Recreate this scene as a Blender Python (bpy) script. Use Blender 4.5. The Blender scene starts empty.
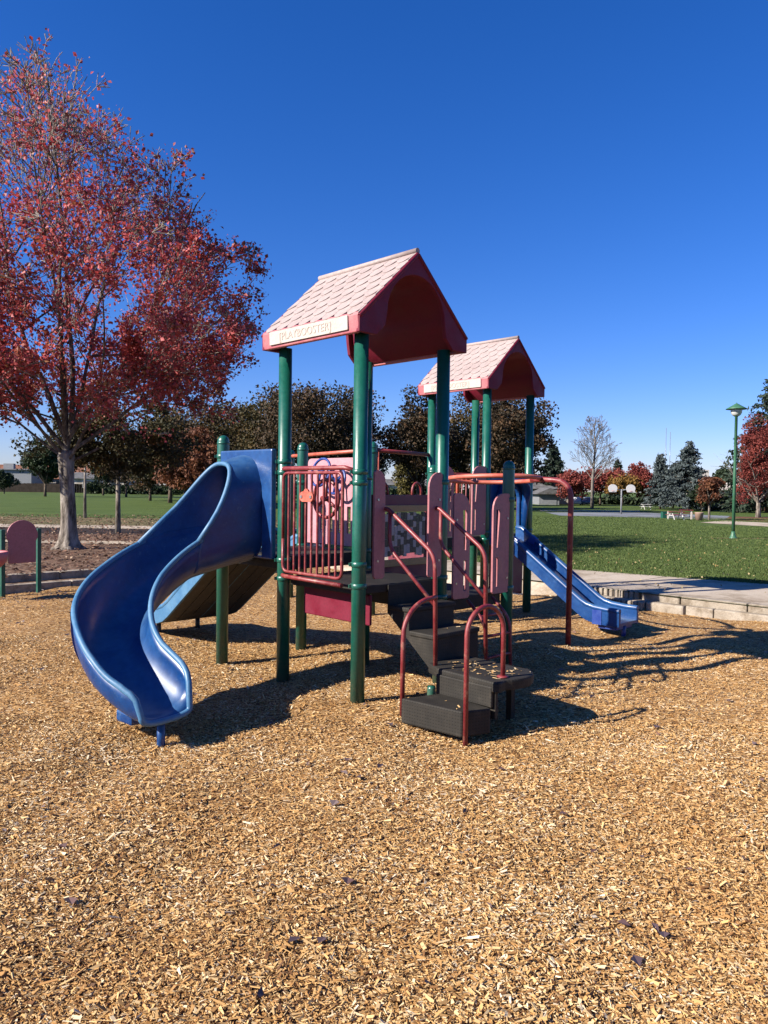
import bpy, math, random
import numpy as np
from mathutils import Vector, Matrix
from mathutils.geometry import tessellate_polygon

scene = bpy.context.scene
COL = scene.collection
PI = math.pi
R = math.radians

# ------------------------------------------------------------------ camera
CAM_H, F_PX, ROLL = 1.8, 770.0, 0.013
PITCH = math.atan((512 - 488.0) / F_PX)
cam_d = bpy.data.cameras.new('camera')
cam = bpy.data.objects.new('camera', cam_d)
COL.objects.link(cam)
cam_d.sensor_fit = 'HORIZONTAL'
cam_d.sensor_width = 36.0
cam_d.lens = 36.0 * F_PX / 768.0
cam_d.clip_end = 5000
cam.matrix_world = Matrix.Translation((0, 0, CAM_H)) @ Matrix.Rotation(PI / 2 - PITCH, 4, 'X') @ Matrix.Rotation(ROLL, 4, 'Z')
scene.camera = cam
GZ = 0.20                     # lawn level above the sunken play pit


def spot(px, py, z=GZ):
    """world point on the level z seen at a pixel (used to read plan positions off the photo)"""
    dx, dy = px - 384, py - 512
    c, s = math.cos(ROLL), math.sin(ROLL)
    x, y = c * dx + s * dy, -s * dx + c * dy
    r = (x / F_PX, math.cos(PITCH) - y / F_PX * math.sin(PITCH), -math.sin(PITCH) - y / F_PX * math.cos(PITCH))
    t = (z - CAM_H) / r[2]
    return Vector((r[0] * t, r[1] * t, z))


def at(px, Y, z=GZ):
    return Vector(((px - 384) / F_PX * Y, Y, z))


# ------------------------------------------------------------------ light
SUN_EL, SUN_AZ = R(32), (-0.917, -0.399)        # azimuth: direction towards the sun
w = bpy.data.worlds.new('World')
scene.world = w
w.use_nodes = True
nt = w.node_tree
bg = nt.nodes['Background']
sky = nt.nodes.new('ShaderNodeTexSky')
sky.sky_type = 'NISHITA'
sky.sun_disc = False
sky.sun_elevation = SUN_EL
sky.sun_rotation = math.atan2(SUN_AZ[0], SUN_AZ[1])
sky.altitude = 0
sky.air_density = 1.0
sky.dust_density = 0.1
sky.ozone_density = 4.5
hs = nt.nodes.new('ShaderNodeHueSaturation')
hs.inputs['Saturation'].default_value = 1.28
nt.links.new(sky.outputs[0], hs.inputs['Color'])
gr = nt.nodes.new('ShaderNodeMix')
gr.data_type, gr.blend_type = 'RGBA', 'MULTIPLY'
gr.inputs[0].default_value = 1.0
gr.inputs[7].default_value = (.80, .80, 1.20, 1)      # white balance of the clear autumn sky
nt.links.new(hs.outputs[0], gr.inputs[6])
nt.links.new(gr.outputs[2], bg.inputs[0])
bg.inputs[1].default_value = 0.058
sd = bpy.data.lights.new('sun', 'SUN')
sd.energy = 5.0
sd.angle = R(0.53)
sd.color = (1.0, 0.925, 0.83)
so = bpy.data.objects.new('sun', sd)
COL.objects.link(so)
v = Vector((SUN_AZ[0] * math.cos(SUN_EL), SUN_AZ[1] * math.cos(SUN_EL), math.sin(SUN_EL))).normalized()
so.rotation_euler = v.to_track_quat('Z', 'Y').to_euler()
so.location = (-20, -10, 20)
vs = scene.view_settings
vs.view_transform = 'Standard'
vs.look = 'None'
vs.gamma = 1
vs.exposure = 1.25
vs.use_curve_mapping = False


# ------------------------------------------------------------------ materials
def mat(name):
    m = bpy.data.materials.new(name)
    m.use_nodes = True
    n = m.node_tree
    return m, n, n.nodes['Principled BSDF']


def N(n, t, **kw):
    x = n.nodes.new(t)
    for k, val in kw.items():
        setattr(x, k, val)
    return x


def ramp(n, stops, src):
    r = N(n, 'ShaderNodeValToRGB')
    e = r.color_ramp.elements
    while len(e) > 1:
        e.remove(e[-1])
    e[0].position, e[0].color = stops[0][0], (*stops[0][1], 1)
    for p, c in stops[1:]:
        q = e.new(p)
        q.color = (*c, 1)
    n.links.new(src, r.inputs[0])
    return r.outputs[0]


def noise(n, scale, detail=4, rough=.6, vec=None, coord='Object'):
    t = N(n, 'ShaderNodeTexNoise')
    t.inputs['Scale'].default_value = scale
    t.inputs['Detail'].default_value = detail
    t.inputs['Roughness'].default_value = rough
    if vec is None:
        vec = N(n, 'ShaderNodeTexCoord').outputs[coord]
    n.links.new(vec, t.inputs['Vector'])
    return t


def mixc(n, fac, a, b, mode='MIX'):
    x = N(n, 'ShaderNodeMix', data_type='RGBA', blend_type=mode)
    for sock, val in ((x.inputs[0], fac), (x.inputs[6], a), (x.inputs[7], b)):
        if hasattr(val, 'is_output'):
            n.links.new(val, sock)
        elif isinstance(val, tuple):
            sock.default_value = (*val, 1)
        else:
            sock.default_value = val
    return x.outputs[2]


def bump(n, b, src, strength=.3, dist=.01):
    x = N(n, 'ShaderNodeBump')
    x.inputs['Strength'].default_value = strength
    x.inputs['Distance'].default_value = dist
    n.links.new(src, x.inputs['Height'])
    n.links.new(x.outputs[0], b.inputs['Normal'])


def paint(name, base, worn, rough=.45, scale=6, lo=.35, hi=.75, bscale=90, bstr=.06, coat=0, dirt=None, spec=.5):
    """painted / plastic surface with faded blotches, fine speckle and roughness variation"""
    m, n, b = mat(name)
    a = noise(n, scale, 6, .65)
    f = ramp(n, [(lo, (0, 0, 0)), (hi, (1, 1, 1))], a.outputs['Fac'])
    c = mixc(n, f, base, worn)
    d = noise(n, scale * 9, 3, .7)
    sp = ramp(n, [(.3, (.78, .78, .78)), (.6, (1, 1, 1))], d.outputs['Fac'])
    c = mixc(n, 1.0, c, sp, 'MULTIPLY')
    if dirt:
        e = noise(n, scale * .7, 8, .75)
        f2 = ramp(n, [(.55, (0, 0, 0)), (.72, (1, 1, 1))], e.outputs['Fac'])
        c = mixc(n, f2, c, dirt)
    n.links.new(c, b.inputs['Base Color'])
    rr = ramp(n, [(.3, (rough * .75,) * 3), (.7, (min(1, rough * 1.35),) * 3)], a.outputs['Fac'])
    n.links.new(rr, b.inputs['Roughness'])
    b.inputs['Coat Weight'].default_value = coat
    b.inputs['Coat Roughness'].default_value = .15
    b.inputs['Specular IOR Level'].default_value = spec
    g = noise(n, bscale, 2, .5)
    bump(n, b, g.outputs['Fac'], bstr, .004)
    return m


M = {}
M['green'] = paint('green_post_paint', (.006, .100, .066), (.012, .135, .095), .34, 4, coat=.12, dirt=(.03, .095, .07))
_n = M['green'].node_tree
_b = _n.nodes['Principled BSDF']
_src = _b.inputs['Base Color'].links[0].from_socket
_sp = N(_n, 'ShaderNodeSeparateXYZ')
_n.links.new(N(_n, 'ShaderNodeTexCoord').outputs['Object'], _sp.inputs[0])
_k = noise(_n, 18, 8, .8)
_ad = N(_n, 'ShaderNodeMath', operation='MULTIPLY_ADD')
_n.links.new(_sp.outputs['Z'], _ad.inputs[0])
_ad.inputs[1].default_value = -.55
_n.links.new(_k.outputs['Fac'], _ad.inputs[2])
_n.links.new(mixc(_n, ramp(_n, [(.36, (0, 0, 0)), (.60, (.55, .55, .55))], _ad.outputs[0]), _src, (.16, .13, .08)), _b.inputs['Base Color'])
M['green2'] = paint('lamp_green_paint', (.04, .15, .075), (.07, .19, .11), .5, 5)
M['dkgreen'] = paint('dark_green_paint', (.01, .09, .06), (.02, .12, .08), .45, 5)
M['red'] = paint('faded_red_tube', (.21, .020, .026), (.30, .050, .045), .45, 14, lo=.4, hi=.7, dirt=(.42, .22, .15))
M['orange'] = paint('sunbleached_red_tube', (.55, .10, .06), (.62, .2, .13), .45, 10)
M['crimson'] = paint('crimson_roof_plastic', (.165, .004, .022), (.20, .012, .036), .55, 5, spec=.3)
M['eave'] = paint('faded_pink_eave', (.46, .10, .12), (.54, .20, .20), .5, 7)
M['shingle'] = paint('bleached_pink_shingle', (.405, .315, .29), (.46, .38, .355), .7, 3, bstr=.12, dirt=(.36, .25, .22))
M['plate'] = paint('cream_sign_plate', (.56, .48, .41), (.61, .54, .48), .55, 8)
M['letter'] = paint('letter_relief', (.50, .42, .36), (.56, .48, .42), .55, 8)
M['pink'] = paint('pink_panel', (.40, .135, .15), (.46, .18, .19), .5, 4)
M['lightpink'] = paint('light_pink_panel', (.62, .26, .30), (.66, .32, .35), .5, 4)
M['maroon'] = paint('maroon_panel', (.16, .02, .04), (.22, .04, .06), .5, 5)
M['tan'] = paint('tan_rail', (.48, .30, .10), (.52, .36, .16), .55, 6)
M['bluewheel'] = paint('navy_plastic', (.02, .05, .26), (.04, .09, .34), .35, 8)
M['blue'] = paint('blue_slide_plastic', (.002, .043, .18), (.006, .085, .28), .38, 2.2, lo=.4, hi=.7, coat=.12, bstr=.03)
# chalky film where the plastic faces up: sun-bleaching plus lit-side brightness put into colour
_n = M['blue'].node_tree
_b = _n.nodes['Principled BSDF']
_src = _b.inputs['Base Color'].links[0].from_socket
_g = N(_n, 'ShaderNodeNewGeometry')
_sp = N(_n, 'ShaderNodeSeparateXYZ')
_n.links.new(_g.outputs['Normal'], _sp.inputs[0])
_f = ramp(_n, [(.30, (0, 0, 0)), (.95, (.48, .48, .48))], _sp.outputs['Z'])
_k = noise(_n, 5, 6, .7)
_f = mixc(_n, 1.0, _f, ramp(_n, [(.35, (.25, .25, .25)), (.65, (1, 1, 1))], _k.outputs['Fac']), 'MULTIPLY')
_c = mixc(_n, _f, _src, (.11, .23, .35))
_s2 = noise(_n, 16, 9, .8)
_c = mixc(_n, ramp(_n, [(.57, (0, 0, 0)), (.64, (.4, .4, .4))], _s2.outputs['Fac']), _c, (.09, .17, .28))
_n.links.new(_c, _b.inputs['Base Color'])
M['fadedblue'] = paint('chalky_blue_plastic', (.050, .175, .34), (.095, .235, .38), .5, 4)
M['brownslat'] = paint('brown_underside', (.030, .029, .030), (.046, .044, .044), .6, 5)
M['bead'] = paint('grey_bead_plastic', (.44, .43, .41), (.52, .50, .48), .5, 8)
M['tancan'] = paint('tan_can', (.38, .24, .18), (.44, .30, .23), .6, 5)
M['white'] = paint('white_plastic', (.74, .72, .68), (.78, .77, .74), .4, 8)
M['black'] = paint('black_plastic', (.02, .02, .02), (.05, .05, .05), .4, 8)
M['steel'] = paint('zinc_bolt', (.55, .55, .52), (.65, .65, .62), .3, 20)
M['steel'].node_tree.nodes['Principled BSDF'].inputs['Metallic'].default_value = .8
M['grey'] = paint('grey_metal', (.22, .23, .24), (.3, .31, .32), .5, 5)
M['lamp_pole'] = M['green2']


def rubber_mat(name, holes=True):
    m, n, b = mat(name)
    tc = N(n, 'ShaderNodeTexCoord').outputs['Object']
    a = noise(n, 5, 6, .7)
    c = ramp(n, [(.3, (.016, .014, .011)), (.55, (.030, .026, .020)), (.8, (.070, .058, .044))], a.outputs['Fac'])
    if holes:
        # perforated coated steel: a grid of small round holes on every face
        s = 1 / .024
        mp = N(n, 'ShaderNodeMapping')
        mp.inputs['Scale'].default_value = (s, s, s)
        n.links.new(tc, mp.inputs[0])
        fr = N(n, 'ShaderNodeVectorMath', operation='FRACTION')
        n.links.new(mp.outputs[0], fr.inputs[0])
        sb = N(n, 'ShaderNodeVectorMath', operation='SUBTRACT')
        n.links.new(fr.outputs[0], sb.inputs[0])
        sb.inputs[1].default_value = (.5, .5, .5)
        geo = N(n, 'ShaderNodeTexCoord')
        # drop the component along the normal
        ab = N(n, 'ShaderNodeVectorMath', operation='ABSOLUTE')
        n.links.new(geo.outputs['Normal'], ab.inputs[0])
        one = N(n, 'ShaderNodeVectorMath', operation='SUBTRACT')
        one.inputs[0].default_value = (1, 1, 1)
        n.links.new(ab.outputs[0], one.inputs[1])
        ml = N(n, 'ShaderNodeVectorMath', operation='MULTIPLY')
        n.links.new(sb.outputs[0], ml.inputs[0])
        n.links.new(one.outputs[0], ml.inputs[1])
        ln = N(n, 'ShaderNodeVectorMath', operation='LENGTH')
        n.links.new(ml.outputs[0], ln.inputs[0])
        hole = ramp(n, [(.16, (.5, .5, .5)), (.24, (1, 1, 1))], ln.outputs['Value'])
        c = mixc(n, 1.0, c, hole, 'MULTIPLY')
        bump(n, b, hole, .35, .004)
    n.links.new(c, b.inputs['Base Color'])
    b.inputs['Roughness'].default_value = .7
    b.inputs['Specular IOR Level'].default_value = .28
    return m


M['rubber'] = rubber_mat('perforated_black_coating')
M['rubber_plain'] = rubber_mat('plain_black_coating', False)


def concrete(name, c0, c1, c2, scale=3):
    m, n, b = mat(name)
    a = noise(n, scale, 8, .7)
    c = ramp(n, [(.3, c0), (.52, c1), (.75, c2)], a.outputs['Fac'])
    st_ = noise(n, scale * .8, 7, .75)
    c = mixc(n, 1.0, c, ramp(n, [(.40, (.62, .58, .53)), (.52, (1, 1, 1))], st_.outputs['Fac']), 'MULTIPLY')
    f = noise(n, 70, 3, .7)
    c = mixc(n, 1.0, c, ramp(n, [(.3, (.72, .72, .72)), (.6, (1, 1, 1))], f.outputs['Fac']), 'MULTIPLY')
    n.links.new(c, b.inputs['Base Color'])
    b.inputs['Roughness'].default_value = .9
    b.inputs['Specular IOR Level'].default_value = .15
    bump(n, b, f.outputs['Fac'], .35, .01)
    return m


M['kerb'] = concrete('kerb_concrete', (.32, .27, .21), (.42, .36, .285), (.49, .43, .355), 4)
M['path'] = concrete('path_concrete', (.47, .39, .295), (.56, .47, .365), (.61, .53, .425), 1.3)
M['court'] = concrete('court_paint', (.20, .22, .25), (.24, .26, .29), (.28, .30, .32), .3)
M['stucco'] = concrete('pale_stucco', (.62, .56, .48), (.70, .64, .56), (.75, .70, .63), .4)
M['roof_tile'] = concrete('terracotta_roof', (.20, .09, .06), (.28, .13, .085), (.34, .18, .12), 1.5)
M['grey_roof'] = concrete('grey_roof', (.12, .12, .12), (.17, .17, .17), (.22, .22, .21), 1.5)
M['wood_fence'] = concrete('brown_fence', (.035, .028, .022), (.055, .042, .032), (.08, .06, .05), 2)
M['brickwall'] = concrete('brown_block_wall', (.11, .06, .045), (.15, .085, .06), (.2, .12, .09), 2)


def chips_ground():
    m, n, b = mat('wood_chip_ground')
    tc = N(n, 'ShaderNodeTexCoord').outputs['Object']
    cols = []
    hs = []
    for k, (sc, st, rot) in enumerate(((34, 2.6, .5), (30, 2.8, 2.1), (46, 2.2, 1.2))):
        wn = noise(n, 9, 2, .5, tc)
        ad = N(n, 'ShaderNodeVectorMath', operation='MULTIPLY_ADD')
        n.links.new(wn.outputs['Color'], ad.inputs[0])
        ad.inputs[1].default_value = (.10, .10, 0)
        n.links.new(tc, ad.inputs[2])
        mp = N(n, 'ShaderNodeMapping')
        mp.inputs['Rotation'].default_value = (0, 0, rot)
        mp.inputs['Scale'].default_value = (sc, sc * st, 1)
        n.links.new(ad.outputs[0], mp.inputs[0])
        vo = N(n, 'ShaderNodeTexVoronoi', voronoi_dimensions='2D')
        vo.inputs['Scale'].default_value = 1
        n.links.new(mp.outputs[0], vo.inputs['Vector'])
        sep = N(n, 'ShaderNodeSeparateColor')
        n.links.new(vo.outputs['Color'], sep.inputs[0])
        c = ramp(n, [(0, (.05, .024, .010)), (.18, (.18, .080, .028)), (.42, (.41, .212, .067)), (.7, (.57, .33, .118)),
                     (.9, (.68, .455, .225)), (1, (.74, .57, .36))], sep.outputs[0])
        cols.append(c)
        hs.append((sep.outputs[1], vo.outputs['Distance']))
    ns = noise(n, 22, 2, .5, tc)
    c = mixc(n, ramp(n, [(.45, (0, 0, 0)), (.5, (1, 1, 1))], ns.outputs['Fac']), cols[0], cols[1])
    ns2 = noise(n, 26, 2, .5, tc)
    c = mixc(n, ramp(n, [(.55, (0, 0, 0)), (.6, (1, 1, 1))], ns2.outputs['Fac']), c, cols[2])
    big = noise(n, .9, 5, .6, tc)
    c = mixc(n, 1.0, c, ramp(n, [(.3, (.78, .74, .70)), (.5, (.96, .95, .93)), (.7, (1.08, 1.06, 1.05))], big.outputs['Fac']), 'MULTIPLY')
    n.links.new(c, b.inputs['Base Color'])
    b.inputs['Roughness'].default_value = .85
    b.inputs['Specular IOR Level'].default_value = .2
    h = mixc(n, .5, hs[0][0], hs[1][0])
    bump(n, b, h, .9, .03)
    return m


M['chips'] = chips_ground()


def tint_mat(name, stops, rough=.8, trans=0.0, coat=0, noise_scale=None, noise_stops=None, spec=.3):
    """material driven by the per-face 'tint' value of leaves, chips and blades"""
    m, n, b = mat(name)
    at_ = N(n, 'ShaderNodeAttribute', attribute_name='tint')
    c = ramp(n, stops, at_.outputs['Fac'])
    if noise_scale:
        a = noise(n, noise_scale, 3, .6)
        c = mixc(n, 1.0, c, ramp(n, noise_stops, a.outputs['Fac']), 'MULTIPLY')
    n.links.new(c, b.inputs['Base Color'])
    b.inputs['Roughness'].default_value = rough
    b.inputs['Specular IOR Level'].default_value = spec
    if trans:
        t = N(n, 'ShaderNodeBsdfTranslucent')
        n.links.new(c, t.inputs['Color'])
        mx = N(n, 'ShaderNodeMixShader')
        mx.inputs[0].default_value = trans
        n.links.new(b.outputs[0], mx.inputs[1])
        n.links.new(t.outputs[0], mx.inputs[2])
        n.links.new(mx.outputs[0], n.nodes['Material Output'].inputs['Surface'])
    return m


M['chip'] = tint_mat('wood_chip', [(0, (.055, .026, .012)), (.14, (.20, .088, .030)), (.34, (.45, .232, .074)), (.64, (.61, .360, .132)),
                                   (.86, (.73, .51, .245)), (1, (.82, .68, .47))])
M['redleaf'] = tint_mat('crimson_maple_leaf', [(0, (.06, .026, .016)), (.2, (.28, .06, .046)), (.5, (.58, .085, .085)), (.78, (.72, .20, .19)),
                                               (.92, (.42, .13, .06)), (1, (.46, .24, .10))], .55, .38, spec=.4)
M['brownleaf'] = tint_mat('brown_oak_leaf', [(0, (.018, .016, .009)), (.4, (.048, .036, .018)), (.75, (.095, .054, .024)), (1, (.18, .09, .038))], .7, .2)
M['oliveleaf'] = tint_mat('olive_leaf', [(0, (.024, .028, .011)), (.4, (.06, .055, .020)), (.75, (.12, .080, .026)), (1, (.20, .115, .035))], .7, .25)
M['rustleaf'] = tint_mat('rust_leaf', [(0, (.06, .022, .012)), (.5, (.17, .06, .028)), (1, (.28, .12, .05))], .7, .25)
M['scarletleaf'] = tint_mat('scarlet_leaf', [(0, (.09, .02, .016)), (.5, (.24, .045, .035)), (1, (.38, .10, .07))], .7, .25)
M['goldleaf'] = tint_mat('gold_leaf', [(0, (.12, .06, .015)), (.5, (.26, .14, .03)), (1, (.40, .25, .07))], .7, .25)
M['yellowgreen'] = tint_mat('yellow_green_leaf', [(0, (.07, .06, .015)), (.5, (.16, .14, .04)), (1, (.28, .23, .09))], .7, .25)
M['greenleaf'] = tint_mat('dark_green_leaf', [(0, (.012, .024, .010)), (.5, (.03, .05, .02)), (1, (.06, .09, .035))], .7, .2)
M['spruce'] = tint_mat('blue_spruce_needles', [(0, (.035, .05, .05)), (.5, (.075, .10, .10)), (1, (.13, .16, .16))], .7, .1)
M['fir'] = tint_mat('dark_fir_needles', [(0, (.012, .022, .014)), (.5, (.025, .045, .026)), (1, (.05, .075, .045))], .7, .1)
M['litter'] = tint_mat('dry_fallen_leaf', [(0, (.045, .022, .016)), (.35, (.12, .055, .035)), (.65, (.22, .11, .07)), (.9, (.34, .2, .13)), (1, (.45, .33, .22))], .75, .1)
M['yleaf'] = tint_mat('pale_fallen_leaf', [(0, (.16, .10, .03)), (.5, (.30, .22, .08)), (1, (.45, .36, .18))], .75, .1)
M['plumleaf'] = tint_mat('plum_fallen_leaf', [(0, (.06, .04, .045)), (.5, (.11, .07, .075)), (.8, (.18, .09, .07)), (1, (.22, .17, .16))], .6, .05, spec=.5)
M['blade'] = tint_mat('grass_blade', [(0, (.052, .078, .016)), (.5, (.098, .146, .034)), (.85, (.145, .185, .052)), (1, (.27, .25, .12))], .7, .2)
M['clump'] = M['greenleaf']


def bark(name, c0, c1, c2, sc=9):
    m, n, b = mat(name)
    tc = N(n, 'ShaderNodeTexCoord').outputs['Object']
    mp = N(n, 'ShaderNodeMapping')
    mp.inputs['Scale'].default_value = (sc, sc, sc * .22)
    n.links.new(tc, mp.inputs[0])
    a = noise(n, 1, 8, .75, mp.outputs[0])
    c = ramp(n, [(.38, c0), (.5, c1), (.64, c2)], a.outputs['Fac'])
    n.links.new(c, b.inputs['Base Color'])
    b.inputs['Roughness'].default_value = .9
    b.inputs['Specular IOR Level'].default_value = .2
    bump(n, b, a.outputs['Fac'], 1.0, .04)
    return m


M['palebark'] = bark('pale_grey_bark', (.05, .04, .03), (.22, .185, .15), (.44, .39, .33), 7)
M['limbbark'] = bark('grey_limb_bark', (.05, .038, .03), (.14, .115, .092), (.27, .23, .195))
M['twigbark'] = bark('pale_twig_bark', (.16, .13, .10), (.34, .285, .24), (.50, .44, .385))
M['brownbark'] = bark('brown_bark', (.05, .035, .025), (.12, .09, .065), (.22, .17, .13))
M['greybark'] = bark('grey_twig_bark', (.12, .105, .09), (.2, .175, .15), (.3, .27, .24))


def lawn():
    m, n, b = mat('lawn')
    tc = N(n, 'ShaderNodeTexCoord').outputs['Object']
    a = noise(n, 26, 6, .8, tc)
    c = ramp(n, [(.28, (.040, .060, .014)), (.5, (.088, .134, .030)), (.66, (.120, .168, .042)), (.8, (.19, .195, .075))], a.outputs['Fac'])
    p = noise(n, .35, 6, .65, tc)
    c = mixc(n, 1.0, c, ramp(n, [(.3, (.74, .76, .66)), (.5, (1, 1, 1)), (.68, (1.18, 1.10, 1.02))], p.outputs['Fac']), 'MULTIPLY')
    mp = N(n, 'ShaderNodeMapping')
    mp.inputs['Scale'].default_value = (.05, .9, 1)
    n.links.new(tc, mp.inputs[0])
    q = noise(n, 1, 3, .6, mp.outputs[0])
    c = mixc(n, 1.0, c, ramp(n, [(.35, (.84, .86, .8)), (.6, (1.06, 1.05, 1.02))], q.outputs['Fac']), 'MULTIPLY')
    n.links.new(c, b.inputs['Base Color'])
    b.inputs['Roughness'].default_value = .9
    b.inputs['Specular IOR Level'].default_value = .15
    bump(n, b, a.outputs['Fac'], .8, .05)
    return m


M['lawn'] = lawn()


def soil(name, stops, sc):
    m, n, b = mat(name)
    tc = N(n, 'ShaderNodeTexCoord').outputs['Object']
    vo = N(n, 'ShaderNodeTexVoronoi')
    vo.inputs['Scale'].default_value = sc
    wn = noise(n, sc * .6, 3, .6, tc)
    ad = N(n, 'ShaderNodeVectorMath', operation='MULTIPLY_ADD')
    n.links.new(wn.outputs['Color'], ad.inputs[0])
    ad.inputs[1].default_value = (.1, .1, 0)
    n.links.new(tc, ad.inputs[2])
    n.links.new(ad.outputs[0], vo.inputs['Vector'])
    sep = N(n, 'ShaderNodeSeparateColor')
    n.links.new(vo.outputs['Color'], sep.inputs[0])
    c = ramp(n, stops, sep.outputs[0])
    n.links.new(c, b.inputs['Base Color'])
    b.inputs['Roughness'].default_value = .9
    b.inputs['Specular IOR Level'].default_value = .15
    bump(n, b, sep.outputs[1], .8, .03)
    return m


M['leafbed'] = soil('leaf_covered_soil', [(0, (.035, .022, .015)), (.3, (.09, .05, .032)), (.6, (.15, .085, .055)), (.85, (.24, .15, .10)), (1, (.32, .23, .16))], 17)
M['drygrass'] = soil('leafy_grass', [(0, (.06, .065, .02)), (.5, (.11, .10, .04)), (.8, (.24, .17, .08)), (1, (.34, .26, .14))], 9)
M['darkground'] = soil('dark_ground', [(0, (.012, .010, .008)), (.6, (.035, .026, .020)), (1, (.09, .05, .04))], 14)
M['redmulch'] = soil('red_leaf_mulch', [(0, (.07, .03, .02)), (.5, (.15, .07, .04)), (1, (.24, .12, .07))], 6)


def glassy(name, col, rough=.08):
    m, n, b = mat(name)
    a = noise(n, 2, 3, .5)
    c = ramp(n, [(.3, tuple(x * .8 for x in col)), (.7, col)], a.outputs['Fac'])
    n.links.new(c, b.inputs['Base Color'])
    b.inputs['Roughness'].default_value = rough
    b.inputs['Specular IOR Level'].default_value = .8
    return m


M['window'] = glassy('window_glass', (.03, .04, .05))
M['globe'] = glassy('frosted_globe', (.72, .72, .70), .25)
M['carwhite'] = glassy('white_car_paint', (.72, .72, .70), .25)
M['carsilver'] = glassy('grey_car_paint', (.25, .27, .30), .25)


# ------------------------------------------------------------------ mesh builder
class MB:
    def __init__(s):
        s.v, s.f, s.m, s.s = [], [], [], []

    def add(s, vs_, fs, mi=0, sm=False):
        o = len(s.v)
        s.v += [tuple(p) for p in vs_]
        for f in fs:
            s.f.append([i + o for i in f])
            s.m.append(mi)
            s.s.append(sm)
        return s

    def box(s, x0, x1, y0, y1, z0, z1, mi=0):
        p = [(x, y, z) for z in (z0, z1) for x, y in ((x0, y0), (x1, y0), (x1, y1), (x0, y1))]
        return s.add(p, [(3, 2, 1, 0), (4, 5, 6, 7), (0, 1, 5, 4), (1, 2, 6, 5), (2, 3, 7, 6), (3, 0, 4, 7)], mi)

    def obox(s, c, ax, ay, az, mi=0):
        c, ax, ay, az = map(Vector, (c, ax, ay, az))
        p = [c + a * ax + b_ * ay + d * az for d in (-1, 1) for a, b_ in ((-1, -1), (1, -1), (1, 1), (-1, 1))]
        return s.add(p, [(3, 2, 1, 0), (4, 5, 6, 7), (0, 1, 5, 4), (1, 2, 6, 5), (2, 3, 7, 6), (3, 0, 4, 7)], mi)

    def tube(s, pts, r, n=10, closed=False, mi=0, caps=True):
        P = [Vector(p) for p in pts]
        k = len(P)
        rs = r if isinstance(r, (list, tuple)) else [r] * k
        T = []
        for i in range(k):
            if closed:
                t = P[(i + 1) % k] - P[i - 1]
            else:
                t = P[min(i + 1, k - 1)] - P[max(i - 1, 0)]
            T.append(t.normalized())
        a = T[0].orthogonal().normalized()
        if abs(T[0].z) < .9:
            a = (Vector((0, 0, 1)) - T[0] * T[0].z).normalized()
        vs_ = []
        for i in range(k):
            a = (a - T[i] * a.dot(T[i])).normalized()
            b_ = T[i].cross(a)
            for j in range(n):
                q = 2 * PI * j / n
                vs_.append(P[i] + (a * math.cos(q) + b_ * math.sin(q)) * rs[i])
        fs = []
        for i in range(k if closed else k - 1):
            i2 = (i + 1) % k
            for j in range(n):
                j2 = (j + 1) % n
                fs.append((i * n + j, i * n + j2, i2 * n + j2, i2 * n + j))
        s.add(vs_, fs, mi, True)
        if caps and not closed:
            o = len(s.v) - len(vs_)
            s.f.append([o + j for j in range(n)][::-1]); s.m.append(mi); s.s.append(False)
            s.f.append([o + (k - 1) * n + j for j in range(n)]); s.m.append(mi); s.s.append(False)
        return s

    def lathe(s, prof, c=(0, 0, 0), n=20, mi=0, sm=True):
        vs_ = []
        for r_, z in prof:
            for j in range(n):
                q = 2 * PI * j / n
                vs_.append((c[0] + r_ * math.cos(q), c[1] + r_ * math.sin(q), c[2] + z))
        fs = []
        for i in range(len(prof) - 1):
            for j in range(n):
                j2 = (j + 1) % n
                fs.append((i * n + j, i * n + j2, (i + 1) * n + j2, (i + 1) * n + j))
        fs.append([j for j in range(n)][::-1])
        fs.append([(len(prof) - 1) * n + j for j in range(n)])
        return s.add(vs_, fs, mi, sm)

    def prism(s, poly, fn, t0, t1, holes=(), mi=0):
        """polygon with optional holes, mapped by fn(a, b, t), extruded t0..t1"""
        loops = [list(poly)] + [list(h) for h in holes]
        flat = [p for l in loops for p in l]
        tris = tessellate_polygon([[Vector((a, b_, 0)) for a, b_ in l] for l in loops])
        n = len(flat)
        vs_ = [fn(a, b_, t0) for a, b_ in flat] + [fn(a, b_, t1) for a, b_ in flat]
        fs = [tuple(t) for t in tris] + [tuple(i + n for i in t)[::-1] for t in tris]
        o = 0
        for l in loops:
            k = len(l)
            for i in range(k):
                j = (i + 1) % k
                fs.append((o + i, o + j, o + j + n, o + i + n))
            o += k
        return s.add(vs_, fs, mi)

    def build(s, name, mats, parent=None, bevel=0, fixn=True, loc=None):
        me = bpy.data.meshes.new(name)
        me.from_pydata(s.v, [], s.f)
        if not isinstance(mats, (list, tuple)):
            mats = [mats]
        for m in mats:
            me.materials.append(m)
        me.polygons.foreach_set('material_index', s.m)
        me.polygons.foreach_set('use_smooth', s.s)
        if fixn:
            import bmesh
            bm = bmesh.new()
            bm.from_mesh(me)
            bmesh.ops.recalc_face_normals(bm, faces=bm.faces)
            bm.to_mesh(me)
            bm.free()
        me.update()
        o = bpy.data.objects.new(name, me)
        COL.objects.link(o)
        if parent:
            o.parent = parent
        if loc is not None:
            o.location = loc
        if bevel:
            md = o.modifiers.new('bevel', 'BEVEL')
            md.width = bevel
            md.segments = 2
            md.limit_method = 'ANGLE'
            md.angle_limit = R(40)
            md.harden_normals = False
        return o


def arc(c, r, a0, a1, n=8):
    return [(c[0] + r * math.cos(a0 + (a1 - a0) * i / n), c[1] + r * math.sin(a0 + (a1 - a0) * i / n)) for i in range(n + 1)]


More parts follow.
